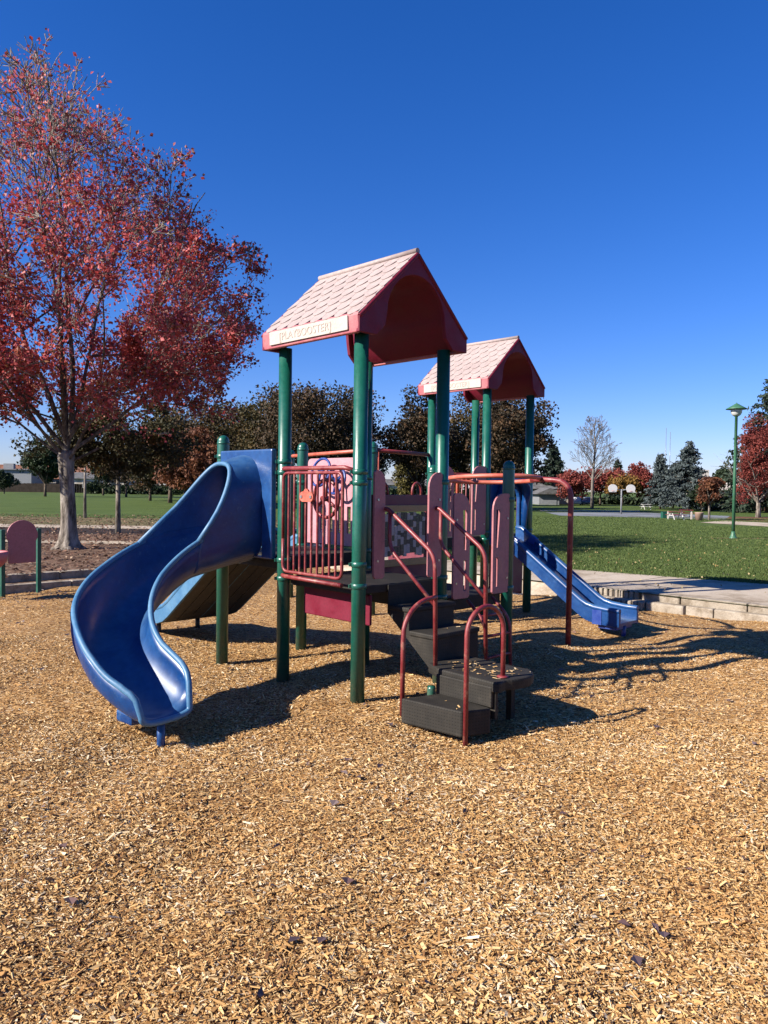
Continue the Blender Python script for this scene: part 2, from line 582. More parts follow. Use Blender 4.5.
def fillet(pts, r, n=5):
    """round the corners of a 3D polyline"""
    P = [Vector(p) for p in pts]
    out = [P[0]]
    for i in range(1, len(P) - 1):
        a, b_, c = P[i - 1], P[i], P[i + 1]
        d0, d1 = (a - b_), (c - b_)
        rr = min(r, d0.length * .48, d1.length * .48)
        p0, p1 = b_ + d0.normalized() * rr, b_ + d1.normalized() * rr
        for k in range(n + 1):
            t = k / n
            out.append(p0 * (1 - t) ** 2 + b_ * 2 * t * (1 - t) + p1 * t * t)
    out.append(P[-1])
    return out


def tag(o, label=None, cat=None, group=None, kind=None):
    if label: o['label'] = label
    if cat: o['category'] = cat
    if group: o['group'] = group
    if kind: o['kind'] = kind
    return o


def empty(name, loc, rz=0, label=None, cat=None, group=None):
    e = bpy.data.objects.new(name, None)
    e.empty_display_size = .2
    e.location = loc
    e.rotation_euler = (0, 0, rz)
    COL.objects.link(e)
    return tag(e, label, cat, group)


def quads_mesh(name, V, nper, faces, tint, material, parent=None):
    """fast mesh of many small pieces: V (n, nper, 3); faces index lists inside one piece; tint per piece"""
    n = V.shape[0]
    me = bpy.data.meshes.new(name)
    co = np.ascontiguousarray(V.reshape(-1, 3), dtype=np.float32)
    me.vertices.add(n * nper)
    me.vertices.foreach_set('co', co.ravel())
    lens = [len(f) for f in faces]
    flat = np.array([i for f in faces for i in f], dtype=np.int32)
    idx = (flat[None, :] + (np.arange(n, dtype=np.int32) * nper)[:, None]).ravel()
    tot = np.tile(np.array(lens, dtype=np.int32), n)
    start = np.concatenate(([0], np.cumsum(tot)[:-1])).astype(np.int32)
    me.loops.add(len(idx))
    me.loops.foreach_set('vertex_index', idx)
    me.polygons.add(len(tot))
    me.polygons.foreach_set('loop_start', start)
    me.polygons.foreach_set('loop_total', tot)
    a = me.attributes.new('tint', 'FLOAT', 'FACE')
    a.data.foreach_set('value', np.repeat(np.clip(tint, 0, 1), len(faces)).astype(np.float32))
    me.materials.append(material)
    me.polygons.foreach_set('use_smooth', np.zeros(len(tot), dtype=bool))
    me.update(calc_edges=True)
    me.validate()
    o = bpy.data.objects.new(name, me)
    COL.objects.link(o)
    if parent:
        o.parent = parent
    return o


def rand_frames(rng, n, up=0.0):
    a = rng.normal(size=(n, 3))
    a /= np.linalg.norm(a, axis=1)[:, None]
    b_ = rng.normal(size=(n, 3))
    if up:
        b_[:, 2] *= (1 - up)
    b_ -= a * (a * b_).sum(1)[:, None]
    b_ /= np.linalg.norm(b_, axis=1)[:, None]
    return a, b_, np.cross(a, b_)


def leaves(name, C, size, tint, material, rng, parent=None, wid=.7):
    """kite-shaped folded leaves at centres C"""
    n = len(C)
    a, b_, c = rand_frames(rng, n)
    s = np.asarray(size).reshape(-1, 1) * np.ones((n, 1))
    V = np.stack([C - a * s * .5, C + b_ * s * wid * .5 + c * s * .12, C + a * s * .5, C - b_ * s * wid * .5 + c * s * .12], axis=1)
    return quads_mesh(name, V, 4, [(0, 1, 2, 3)], tint, material, parent)


# ------------------------------------------------------------------ ground
PX, PY = -0.9257, 7.1396           # first post of the play structure; its deck grid runs along U and V
ANG = -0.7939
S = 1.03
cA, sA = math.cos(ANG), math.sin(ANG)


def loc2w(x, y, z=0):
    return Vector((PX + x * cA - y * sA, PY + x * sA + y * cA, z))


def w2loc(X, Y):
    dx, dy = X - PX, Y - PY
    return dx * cA + dy * sA, -dx * sA + dy * cA


PITX0, PITX1, PITY0, PITY1 = -7.72, 16.0, -16.0, 7.0
OUT = 900


def sheet(name, quads, material, z, local=True, kind='structure', sub=None):
    mb = MB()
    for q in quads:
        mb.add([(loc2w(x, y, z) if local else (x, y, z)) for x, y in q], [(0, 1, 2, 3)])
    o = mb.build(name, material)
    tag(o, kind=kind)
    return o


# lawn: one sheet to the horizon with the sunken pit left open
sheet('ground', [[(-OUT, -OUT), (OUT, -OUT), (OUT, PITY0), (-OUT, PITY0)], [(-OUT, PITY1), (OUT, PITY1), (OUT, OUT), (-OUT, OUT)],
                 [(-OUT, PITY0), (PITX0 - .6, PITY0), (PITX0 - .6, PITY1), (-OUT, PITY1)], [(PITX1, PITY0), (OUT, PITY0), (OUT, PITY1), (PITX1, PITY1)]], M['lawn'], GZ)


def chip_h(x, y):
    """gentle unevenness of the raked chips"""
    h = .026 * np.sin(x * 1.9 + .7 * np.sin(y * 1.3)) * np.sin(y * 2.3 + 1.1) + .010 * np.sin(x * 5.1 + y * 3.3) + .008 * np.sin(y * 7.7 - x * 4.1) - .012
    # hollows worn at the slide ends and the bottom step
    for hx, hy, hr_, hd_ in ((.95, -2.0, .45, .06), (1.25, 4.7, .45, .05), (2.3, -.45, .5, .035)):
        h = h - hd_ * np.exp(-((x - hx) ** 2 + (y - hy) ** 2) / hr_ ** 2)
    return h


gx = np.linspace(PITX0 - .62, PITX1 + .3, 200)
gy = np.linspace(PITY0 - .3, PITY1 + .3, 200)
XX, YY = np.meshgrid(gx, gy)
ZZ = chip_h(XX, YY)
mb = MB()
mb.v = [loc2w(x, y, z) for x, y, z in zip(XX.ravel(), YY.ravel(), ZZ.ravel())]
for j in range(199):
    for i in range(199):
        k = j * 200 + i
        mb.f.append((k, k + 1, k + 201, k + 200)); mb.m.append(0); mb.s.append(True)
pit = mb.build('wood_chip_ground', M['chips'], fixn=False)
tag(pit, kind='structure')

rng = np.random.default_rng(11)


def wh(X, Y):
    dx, dy = X - PX, Y - PY
    return chip_h(dx * cA + dy * sA, -dx * sA + dy * cA)


def scatter_view(y0, y1, dens, rng, margin=1.9):
    n = int((y1 - y0) * 2 * (.55 * (y0 + y1) / 2 + margin) * dens)
    Y = rng.uniform(y0, y1, n * 2)
    keep = rng.random(n * 2) < (.55 * Y + margin) / (.55 * y1 + margin)
    Y = Y[keep][:n]
    X = rng.uniform(-1, 1, len(Y)) * (.55 * Y + margin)
    return X, Y


XY = [scatter_view(a, b_, d, rng) for a, b_, d in ((1.4, 3, 17000), (3, 4.2, 12500), (4.2, 6, 7400), (6, 9, 2900), (9, 17, 480))]
X = np.concatenate([q[0] for q in XY]); Y = np.concatenate([q[1] for q in XY])
lx, ly = w2loc(X, Y)
ok = (lx > PITX0 + .12) & (ly < PITY1 - .12)
X, Y = X[ok], Y[ok]
n = len(X)
L = (rng.gamma(2.4, .0059, n) * np.where(rng.random(n) < .05, 2.1, 1)).clip(.005, .085)
W = (L * rng.uniform(.14, .55, n)).clip(.0025, .014)
T = rng.uniform(.0012, .0042, n)
yaw = rng.uniform(0, 2 * PI, n)
pit_ = rng.normal(0, .28, n)
rol = rng.normal(0, .4, n)
d = np.stack([np.cos(yaw) * np.cos(pit_), np.sin(yaw) * np.cos(pit_), np.sin(pit_)], 1)
sdv = np.stack([-np.sin(yaw) * np.cos(rol), np.cos(yaw) * np.cos(rol), np.sin(rol)], 1)
up = np.cross(d, sdv)
C = np.stack([X, Y, wh(X, Y) + rng.uniform(.0, .014, n)], 1)
hl, hw, ht = (L / 2)[:, None], (W / 2)[:, None], (T / 2)[:, None]
tap = rng.uniform(.05, 1.1, n)[:, None]
tp2 = rng.uniform(.15, 1.1, n)[:, None]
V = np.stack([C - d * hl - sdv * hw * tap - up * ht, C + d * hl - sdv * hw * tp2 - up * ht, C + d * hl + sdv * hw * tp2 - up * ht, C - d * hl + sdv * hw * tap - up * ht,
              C - d * hl - sdv * hw * tap + up * ht, C + d * hl - sdv * hw * tp2 + up * ht, C + d * hl + sdv * hw * tp2 + up * ht, C - d * hl + sdv * hw * tap + up * ht], 1)
lxx, lyy = w2loc(X, Y)
clump = np.sin(lxx * 2.1 + 1.3 * np.sin(lyy * 1.7)) * np.sin(lyy * 2.6 + np.sin(lxx * 3.1)) + .6 * np.sin(lxx * 6.3 + lyy * 4.7) * np.sin(lyy * 7.9 - lxx * 2.2)
tint_ = rng.beta(1.7, 1.2, n) + .15 * clump * rng.random(n)
chips = quads_mesh('wood_chips', V, 8, [(4, 5, 6, 7), (0, 1, 5, 4), (2, 3, 7, 6)], tint_, M['chip'])
tag(chips, 'loose tan wood chips covering the play pit floor', 'wood chips', kind='stuff')

# fallen leaves on the chips: sparse plum ones near the camera, many dry ones along the left kerb
X, Y = scatter_view(2.2, 10, 3.2, rng)
xl = rng.uniform(-9, -2.2, 3800)
yl = rng.uniform(8.2, 16, 3800)
la, lb = w2loc(xl, yl)
k = (la > PITX0 + .1) & (lb < PITY1) & (rng.random(3800) < np.exp(-(la - PITX0) / .9))
Cn = np.concatenate([np.stack([X, Y, wh(X, Y) + .02], 1), np.stack([xl[k], yl[k], wh(xl[k], yl[k]) + .02], 1)])
n = len(Cn)
a, b_, c = rand_frames(rng, n)
a[:, 2] *= .25; b_[:, 2] *= .25
s = rng.uniform(.04, .085, (n, 1))
c3 = np.array([[0, 0, 1.0]])
V = np.stack([Cn - a * s * .5, Cn + b_ * s * .4 + c3 * s * .1, Cn + a * s * .5, Cn - b_ * s * .4 + c3 * s * .15], 1)
o = quads_mesh('fallen_leaves', V, 4, [(0, 1, 2, 3)], rng.random(n), M['plumleaf'])
tag(o, 'plum and brown leaves fallen on the wood chips', 'leaves', kind='stuff')

# concrete path along the right side of the pit
def path_far(x):
    return PITY1 + 2.666 + .1702 * x


xs_ = [-9.5, -6.6, -3.7, -.8, 2.1, 5.0, 7.9, 10.8, 14]
sheet('path', [[(a + .012, PITY1 + .02), (b_ - .012, PITY1 + .02), (b_ - .012, path_far(b_)), (a + .012, path_far(a))] for a, b_ in zip(xs_[:-1], xs_[1:])], M['path'], GZ + .012)
sheet('soil', [[(-9.5, PITY1 + .02), (14, PITY1 + .02), (14, path_far(14) - .03), (-9.5, path_far(-9.5) - .03)]], M['darkground'], GZ + .005)


# kerbs: each concrete unit is one block; two stepped courses
def block(name, x0, x1, y0, y1, z0, z1, label, group, bevel=.018, ribs=0):
    mb = MB()
    if ribs:
        w_ = (x1 - x0) / ribs
        for i in range(ribs):
            mb.box(x0 + i * w_ + .008, x0 + (i + 1) * w_ - .008, y0, y0 + .12, z0, z1 - .004)
        mb.box(x0, x1, y0 + .06, y1, z0, z1)
    else:
        mb.box(x0, x1, y0, y1, z0, z1)
    o = mb.build(name, M['kerb'], bevel=bevel)
    o.location = (PX, PY, 0)
    o.rotation_euler = (0, 0, ANG)
    return tag(o, kind='structure')


kx = [-0.62, .20, .62]
block('kerb', -.70, .12, PITY1 - .22, PITY1 + .02, -.1, .098, '', '', .02, 9)
block('kerb', -.95, -.05, PITY1 + .0, PITY1 + .2, -.1, GZ + .016, '', '', .02, 10)
block('kerb', .14, .74, PITY1 - .16, PITY1 + .02, -.1, .10, '', '', .03)
block('kerb', -.03, .60, PITY1 + .022, PITY1 + .22, -.1, GZ + .018, '', '', .03)
x = .755
i = 0
for ln in (.42, 2.5, 2.5, 2.5, 2.5, 2.5):
    block('kerb', x, x + ln - .012, PITY1 - .12, PITY1 + .02, -.1, .104, '', '')
    x += ln
x = .615
for ln in (.98, 2.5, 2.5, 2.5, 2.5, 2.5):
    block('kerb', x, x + ln - .012, PITY1 + .022, PITY1 + .2, -.1, GZ + .02, '', '')
    x += ln
# ramp where the path meets the chips
mb = MB()
mb.add([(-9.4, PITY1 - .25, -.05), (-.97, PITY1 - .25, -.05), (-.97, PITY1 + .05, GZ + .013), (-9.4, PITY1 + .05, GZ + .013), (-9.4, PITY1 + .05, -.1), (-.97, PITY1 + .05, -.1)],
       [(0, 1, 2, 3), (0, 3, 4), (1, 5, 2), (0, 4, 5, 1), (3, 2, 5, 4)])
o = mb.build('path', M['path'])
o.location = (PX, PY, 0); o.rotation_euler = (0, 0, ANG)
tag(o, kind='structure')
# left kerbs
y = -6.0
j = 0
while y < PITY1 - .3:
    e = min(y + 2.4, PITY1 - .26)
    for (xa, xb, zt) in ((PITX0 - .14, PITX0 + .03, .105), (PITX0 - .66, PITX0 - .48, GZ + .02)):
        mb = MB().box(xa, xb, y + .006, e - .006, -.1, zt)
        o = mb.build('kerb', M['kerb'], bevel=.018)
        o.location = (PX, PY, 0); o.rotation_euler = (0, 0, ANG)
        tag(o, kind='structure')
    y = e
    if e >= PITY1 - .27:
        break
# leaf strip between the two left kerbs: cut the lawn there by covering it
sheet('leaf_bed', [[(PITX0 - .62, -6), (PITX0 - .05, -6), (PITX0 - .05, PITY1), (PITX0 - .62, PITY1)]], M['leafbed'], .085)

# leaf-littered bed with its edging, dark strip, path and leafy margin beyond the left kerb (strips across the view)
def yat(py, px=70):
    return spot(px, py).y


Y1, Y2, Y3, Y4, Y5, Y6 = yat(543.5), yat(540.8), yat(534), yat(528.3), yat(525.3), yat(517.5)
XL, XR = -60, -1.6


def wq(ya, yb, xa=XL, xb=XR, sl=-.02):
    return [(xa, ya + sl * (xa + 7)), (xb, ya + sl * (xb + 7)), (xb, yb + sl * (xb + 7)), (xa, yb + sl * (xb + 7) + sl * (xa - xb))]


mb = MB()
p0 = loc2w(PITX0 - .66, -6); p1 = loc2w(PITX0 - .66, PITY1 + .0)
q = wq(Y1, Y1)
mb.add([(p0.x, p0.y, GZ + .004), (p1.x, p1.y, GZ + .004), (q[1][0] , q[1][1], GZ + .004), (q[0][0], q[0][1], GZ + .004)], [(0, 1, 2, 3)])
tag(mb.build('leaf_bed', M['leafbed']), kind='structure')
sheet('edging', [wq(Y1, Y2)], M['path'], GZ + .008, False)
sheet('leaf_bed', [wq(Y2, Y3)], M['leafbed'], GZ + .006, False)
sheet('ground_strip', [wq(Y3, Y4)], M['darkground'], GZ + .006, False)  # plain dark strip between the leaf bed and the path
sheet('path', [wq(Y4, Y5)], M['path'], GZ + .012, False)
sheet('leafy_margin', [wq(Y5, Y6)], M['drygrass'], GZ + .005, False)

# dry leaves lying on the bed
n = 9000
Xl = rng.uniform(-16, -1.2, n); Yl = rng.uniform(9, Y4, n)
la, lb = w2loc(Xl, Yl)
k = (la < PITX0 - .05) & (rng.random(n) < np.where(Yl > Y3, .5, 1))
Xl, Yl = Xl[k], Yl[k]
n2 = 5200
Xm = rng.uniform(-26, 2, n2); Ym = rng.uniform(Y4, Y6 + 3, n2)
Cn = np.stack([np.concatenate([Xl, Xm]), np.concatenate([Yl, Ym]), np.full(len(Xl) + n2, GZ + .03)], 1)
n = len(Cn)
a, b_, c = rand_frames(rng, n)
a[:, 2] *= .4; b_[:, 2] *= .4
s = rng.uniform(.06, .12, (n, 1))
V = np.stack([Cn - a * s * .5, Cn + b_ * s * .4 + c3 * s * .1, Cn + a * s * .5, Cn - b_ * s * .4 + c3 * s * .2], 1)
o = quads_mesh('leaf_litter', V, 4, [(0, 1, 2, 3)], rng.random(n), M['litter'])
tag(o, 'dry brown leaf litter spread over the bed behind the left kerb', 'leaves', kind='stuff')

# short grass on the near lawn at the right, with pale leaves on it
n = 330000
Yg = 12 + 36 * rng.random(n) ** 2.1
Xg = rng.uniform(.0, .75, n) * Yg
la, lb = w2loc(Xg, Yg)
k = lb > PITY1 + 2.65 + .17 * la - .16 * rng.random(n) ** 2
k &= ~((Xg / Yg > .405) & (Yg > spot(768, 526.8).y) & (Yg < spot(768, 522.6).y))
Xg, Yg = Xg[k], Yg[k]
n = len(Xg)
hh = rng.uniform(.018, .045, n)[:, None]
yaw = rng.uniform(0, PI, n)
wv = np.stack([np.cos(yaw), np.sin(yaw), np.zeros(n)], 1) * (.004 + .00028 * Yg)[:, None]
B = np.stack([Xg, Yg, np.full(n, GZ)], 1)
tip = B + np.stack([rng.normal(0, .02, n), rng.normal(0, .02, n), np.zeros(n)], 1) + c3 * hh
patch = .5 + .5 * np.sin(Xg * 1.7 + 2 * np.sin(Yg * .8)) * np.sin(Yg * 1.1 + Xg * .6)
V = np.stack([B - wv, B + wv, tip], 1)
o = quads_mesh('grass', V, 3, [(0, 1, 2)], rng.beta(2, 2.4, n) * .8 + .2 * patch, M['blade'])
tag(o, 'short green grass of the lawn beside the concrete path', 'grass', kind='stuff')
n = 620
Yg = 12 + 16 * rng.random(n) ** 1.7
Xg = rng.uniform(.1, .56, n) * Yg
la, lb = w2loc(Xg, Yg)
k = (lb > PITY1 + 2.6 + .17 * la) | ((lb > PITY1 + .3) & (rng.random(n) < .22))
Cn = np.stack([Xg[k], Yg[k], np.full(k.sum(), GZ + .045)], 1)
o = leaves('lawn_leaves', Cn, rng.uniform(.03, .06, len(Cn)), rng.random(len(Cn)), M['yleaf'], rng)
tag(o, 'pale fallen leaves dotted over the lawn by the path', 'leaves', kind='stuff')

# court and tan paths at the right
def band(name, pts, material, dz):
    mb = MB()
    mb.add([spot(px, py, GZ + dz) for px, py in pts], [tuple(range(len(pts)))])
    return tag(mb.build(name, material), kind='structure')


band('court', [(560, 515.5), (725, 519.5), (730, 516.0), (645, 512.6), (545, 512.3)], M['court'], .008)
band('path', [(700, 522.5), (768, 526.5), (800, 527.5), (800, 523.8), (768, 522.8), (725, 520.6)], M['path'], .012)
band('ground_strip', [(716, 519.2), (768, 522.2), (790, 522.8), (790, 518), (740, 516.6), (716, 517.4)], M['redmulch'], .006)
band('path', [(540, 511.2), (640, 511.6), (640, 510.6), (540, 510.2)], M['path'], .01)

# ------------------------------------------------------------------ the play structure
play = empty('play_structure', (PX, PY, 0), ANG, 'large faded playground structure with two pink roofed towers, green posts and blue slides', 'playground')


def g(a, b_, z=0):
    return (a * S, b_ * S, z)


def ringclamp(mb, x, y, z, r=.068, h=.045, bolt=None):
    mb.lathe([(r - .008, z - h / 2), (r, z - h / 2 + .004), (r, z + h / 2 - .004), (r - .008, z + h / 2)], (x, y, 0), 20)


def post(a, b_, top, clamps=(), dome=False, mat_='green', off=(0, 0)):
    x, y = a * S + off[0], b_ * S + off[1]
    r = .0605
    mb = MB()
    prof = [(r, -.15), (r, top if not dome else top - .07)]
    if dome:
        for q in (15, 30, 45, 60, 75, 86):
            prof.append((r * math.cos(R(q)), top - .07 + .065 * math.sin(R(q))))
    mb.lathe(prof, (x, y, 0), 24)
    p = mb.build('post', M[mat_], play)
    for z in clamps:
        c = MB()
        ringclamp(c, x, y, z)
        q = c.build('clamp', M[mat_], p)
        an = R(215)
        for da in (-.5, .5):
            bt = MB()
            ux, uy = math.cos(an + da), math.sin(an + da)
            bt.obox((x + ux * .074, y + uy * .074, z), (ux * .012, uy * .012, 0), (-uy * .012, ux * .012, 0), (0, 0, .014), 0)
            bt.build('bolt', M['green'], p)
    if dome:
        c = MB()
        ringclamp(c, x, y, top - .085, .064, .03)
        c.build('cap_band', M[mat_], p)
    return p


ZA, ZC, ZD, ZB = .97, .77, 1.15, 1.15
BO = (.09, .09)                      # the far tower sits a little off the deck grid


def gb(a, b_, z=0):
    return (a * S + BO[0], b_ * S + BO[1], z)


CL = (1.90, 1.80, 1.16, .98)
post(0, 0, 3.07, (2.03, 1.93, 1.12, .95))
post(1, 0, 3.07, (1.93, 1.84, 1.16, .98))
post(1, 1, 3.07, (1.86, 1.55, .98, .80))
post(0, 1, 3.07, (1.9, 1.16, .98))
post(-1, 0, 2.32, (2.1, 1.15), True)
post(-1, 1, 2.30, (2.0, 1.85, 1.15), True)
post(1, 2, 2.10, (1.7, .8), True, 'green')
post(0, 2, 2.07, (1.7, .8), True)
post(-2, 3, 2.45, (2.3, 1.15), True)
post(-4.2, 3.3, 2.41, (2.3,), True)
post(-1, 3, 2.05, (1.9, 1.15), True, off=BO)
for a, b_ in ((-2, 4), (-1, 4), (-1, 5), (-2, 5)):
    post(a, b_, 3.20, (2.02, 1.2, 1.1), off=BO)


# ---- roofs
def roof(off, zb, sign):
    """gable roof over one deck: shingled slopes, eave fascias, arched gable ends, vaulted ceiling"""
    ox, oy = off
    x0, x1 = -.12 * S + ox, 1.115 * S + ox
    ya, yb = -.14 * S + oy, 1.14 * S + oy
    ym = (ya + yb) / 2
    ze, zr = zb + .155, zb + .775
    sh = MB()
    th = .03
    # two thick slopes
    for s_ in (-1, 1):
        ye = ya if s_ < 0 else yb
        sh.add([(x0, ye, ze), (x1, ye, ze), (x1, ym, zr), (x0, ym, zr), (x0, ye, ze - th), (x1, ye, ze - th), (x1, ym, zr - th), (x0, ym, zr - th)],
               [(0, 1, 2, 3), (4, 5, 6, 7), (0, 1, 5, 4), (0, 3, 7, 4), (1, 2, 6, 5)])
    ro = sh.build('roof', M['crimson'], play)
    # scalloped shingles moulded over the slopes
    tl = MB()
    rows, cols = 7, 8
    half = (yb - ya) / 2
    sl = math.hypot(half, zr - ze)
    for s_ in (-1, 1):
        ye = ya if s_ < 0 else yb
        upv = Vector((0, (ym - ye) / sl, (zr - ze) / sl))
        nr = Vector((0, s_ * (zr - ze) / sl, half / sl))
        for r_ in range(rows):
            # the ends of the ridge step in a little, like the moulded hip of the real roof
            w_ = (x1 - x0) / cols
            for c_ in range(cols + 1):
                xa = x0 + (c_ - (.5 if r_ % 2 else 0)) * w_
                xb = xa + w_
                if xa < x0 - 1e-4: xa = x0 - .018
                if xb > x1 + 1e-4: xb = x1 + .022
                if xb - xa < .02: continue
                d0, d1 = r_ * sl / rows, min((r_ + 1.25) * sl / rows, sl)
                pts = []
                full = xb - xa > w_ * .8
                for k in range(9):
                    t = k / 8
                    tt_ = t if full else (.5 + .5 * t if (c_ == 0) else .5 * t)
                    dip = .058 * (1 - abs(2 * tt_ - 1) ** 2.2) + .004
                    pts.append((xa + .002 + (xb - xa - .004) * t, d0 - dip + .04))
                top = [(xb - .002, d1), (xa + .002, d1)]
                E = Vector((0, ye, ze))
                def mp(a, d_, h):
                    return Vector((a, 0, 0)) + E + upv * d_ + nr * h
                lo = [mp(a, d_, .013) for a, d_ in pts]
                lo2 = [mp(a, d_, .0) for a, d_ in pts]
                hi = [mp(a, d_, .004) for a, d_ in top]
                tl.add(lo + hi, [tuple(range(len(lo) + 2))])
                m_ = len(lo)
                tl.add(lo + lo2, [(i, i + 1, m_ + i + 1, m_ + i) for i in range(m_ - 1)])
                tl.add([lo[0], lo2[0], hi[1]], [(0, 1, 2)])
                tl.add([lo[-1], lo2[-1], hi[0]], [(0, 1, 2)])
    tl.tube([(x0 - .015, ym, zr + .012), (x1 + .02, ym, zr + .012)], .026, 10)
    tl.build('shingles', M['shingle'], ro, fixn=False)
    # fascias
    fa = MB()
    for s_ in (-1, 1):
        ye = ya if s_ < 0 else yb
        fn = lambda a, b2, t: (t, a, b2)
        o_ = s_
        prof = [(ye + o_ * .012, ze + .01), (ye + o_ * .022, ze - .02), (ye + o_ * .012, ze - .155), (ye - o_ * .035, ze - .155), (ye - o_ * .035, ze - .02)]
        fa.prism(prof, fn, x0 - .012, x1 + .012)
    fa.build('eave_fascia', M['eave'], ro, bevel=.008)
    # arched gable ends
    arch_w = .35 * S
    for xe, s_ in ((x0, -1), (x1, 1)):
        ga = MB()
        outer = [(ya - .014, ze - .155), (ya - .014, ze - .004), (ym, zr + .002), (yb + .014, ze - .004), (yb + .014, ze - .155), (ym + arch_w + .12, ze - .155), (ym + arch_w + .06, ze - .10)]
        in_ = arc((ym, ze + .03), arch_w, 0, PI, 14)
        outer += [(ym + arch_w + .02, ze - .06)] + [(p[0], ze + .05 + (p[1] - ze - .03) * 1.02) for p in in_] + [(ym - arch_w - .02, ze - .06), (ym - arch_w - .06, ze - .10), (ym - arch_w - .12, ze - .155)]
        fn = lambda a, b2, t: (t, a, b2)
        ga.prism(outer, fn, xe - .015 if s_ > 0 else xe - .025, xe + .025 if s_ > 0 else xe + .015)
        # moulded rim along the rakes
        ga.tube([(xe + s_ * .02, ya - .01, ze - .03), (xe + s_ * .02, ym, zr - .018)], .02, 8)
        ga.tube([(xe + s_ * .02, yb + .01, ze - .03), (xe + s_ * .02, ym, zr - .018)], .02, 8)
        ga.build('gable', M['crimson'], ro, bevel=.006)
    # barrel vault ceiling
    va = MB()
    prof = [(ya + .05, ze - .13)] + [(ym + (arch_w + .05) * math.cos(q), ze + .04 + (arch_w + .03) * math.sin(q)) for q in np.linspace(PI, 0, 15)] + [(yb - .05, ze - .13)]
    k = len(prof)
    va.add([(x0 + .03, a, b2) for a, b2 in prof] + [(x1 - .03, a, b2) for a, b2 in prof], [(i, i + 1, k + i + 1, k + i) for i in range(k - 1)], 0, True)
    va.build('ceiling', M['crimson'], ro, fixn=False)
    # cream plates with raised lettering
    for s_ in (-1, 1):
        ye = ya if s_ < 0 else yb
        pl = MB()
        pl.prism([(x0 + .11, ze - .128), (x1 - .10, ze - .128), (x1 - .10, ze - .012), (x0 + .11, ze - .012)],
                 lambda a, b2, t: (a, ye + s_ * (.016 + t + (b2 - ze + .155) / .135 * .006), b2), -.004, .012)
        po = pl.build('sign_plate', M['plate'], ro, bevel=.006)
        cu = bpy.data.curves.new('sign_text', 'FONT')
        cu.body = '[PLAYBOOSTER]'
        cu.size = .095
        cu.extrude = .003
        cu.align_x, cu.align_y = 'CENTER', 'CENTER'
        cu.space_character = 1.04
        to = bpy.data.objects.new('sign_text', cu)
        COL.objects.link(to)
        dg = bpy.context.evaluated_depsgraph_get()
        me = bpy.data.meshes.new_from_object(to.evaluated_get(dg))
        bpy.data.objects.remove(to)
        me.name = 'lettering'
        me.materials.clear()
        me.materials.append(M['letter'])
        lo_ = bpy.data.objects.new('lettering', me)
        COL.objects.link(lo_)
        lo_.parent = ro
        lo_.location = ((x0 + x1) / 2 - .02, ye + s_ * .0322, ze - .071)
        lo_.rotation_euler = (PI / 2 + .0443, 0, 0 if s_ < 0 else PI)
    return ro


roof((0, 0), 3.05, True)
roof((-2 * S + BO[0], 4 * S + BO[1]), 3.18, True)


# ---- decks
def deck(a, b_, z, off=(0, 0), skirt=.13):
    x, y = a * S + off[0], b_ * S + off[1]
    mb = MB()
    h = .015
    # octagonal notch at the posts
    n_ = .09
    poly = [(x + n_, y + h), (x + S - n_, y + h), (x + S - h, y + n_), (x + S - h, y + S - n_), (x + S - n_, y + S - h), (x + n_, y + S - h), (x + h, y + S - n_), (x + h, y + n_)]
    mb.prism(poly, lambda p, q, t: (p, q, t), z - skirt, z)
    o = mb.build('deck', M['rubber'], play, bevel=.012)
    return o


deck(0, 0, ZA, skirt=.075)
deck(0, 1, ZC)
deck(-1, 0, ZD)
deck(-2, 3, ZB, BO)
deck(-2, 4, ZB, BO)


# ---- barred guard on the front of the first tower
def guard():
    rail = MB()
    y = -.075
    xa, xb = .085, .900
    z0, z1 = 1.03, 1.925
    rail.tube(fillet([(xa, y, z0 + .3), (xa, y, z0), (xb, y, z0), (xb, y, z1), (xa, y, z1), (xa, y, z0 + .29)], .07), .0145, 10)
    o = rail.build('guard_rail', M['red'], play)
    tb = MB().tube([(.02, -.03, 1.965), (.10, y, 1.965), (xb + .03, y, 1.965), (S - .02, -.04, 1.94)], .02, 10)
    tb.build('top_rail', M['red'], o)
    lb = MB().tube([(.02, -.03, .985), (.10, y, .985), (xb + .0, y, .975)], .02, 10)
    lb.build('bottom_rail', M['red'], o)
    for k in range(1, 10):
        x = xa + (xb - xa) * k / 10
        MB().tube([(x, y, z0), (x, y, z1)], .0105, 8, caps=False).build('bar', M['red'], o)
    br = MB()
    br.prism(arc((.40, 1.715), .045, PI * .5, PI * 1.5, 6)[::-1] + arc((.50, 1.715), .045, -PI / 2, PI / 2, 6)[::-1], lambda a, b2, t: (a, t, b2), y - .03, y - .014)
    br.prism(arc((.45, 1.75), .035, 0, PI, 8), lambda a, b2, t: (a, t, b2), y - .032, y - .015)
    br.build('wheel_bracket', M['orange'], o)
    for xx in (.385, .515):
        MB().obox((xx, y - .034, 1.715), (.012, 0, 0), (0, .004, 0), (0, 0, .012)).build('bolt', M['steel'], o)
    wheel = MB()
    cx, cy, cz = .57, y + .10, 1.70
    wheel.tube([(cx + .165 * math.cos(q), cy, cz + .165 * math.sin(q)) for q in np.linspace(0, 2 * PI, 33)[:-1]], .017, 10, True)
    for q in (90, 210, 330):
        wheel.tube([(cx, cy, cz), (cx + .16 * math.cos(R(q)), cy, cz + .16 * math.sin(R(q)))], .014, 8)
    wheel.tube([(cx, cy - .05, cz), (cx, cy + .02, cz)], .024, 12)
    wheel.build('steering_wheel', M['red'], o)


guard()
# red skirt panel under the deck
MB().box(.10, S - .03, .16, .19, .62, .885).build('skirt_panel', M['crimson'], play, bevel=.01)

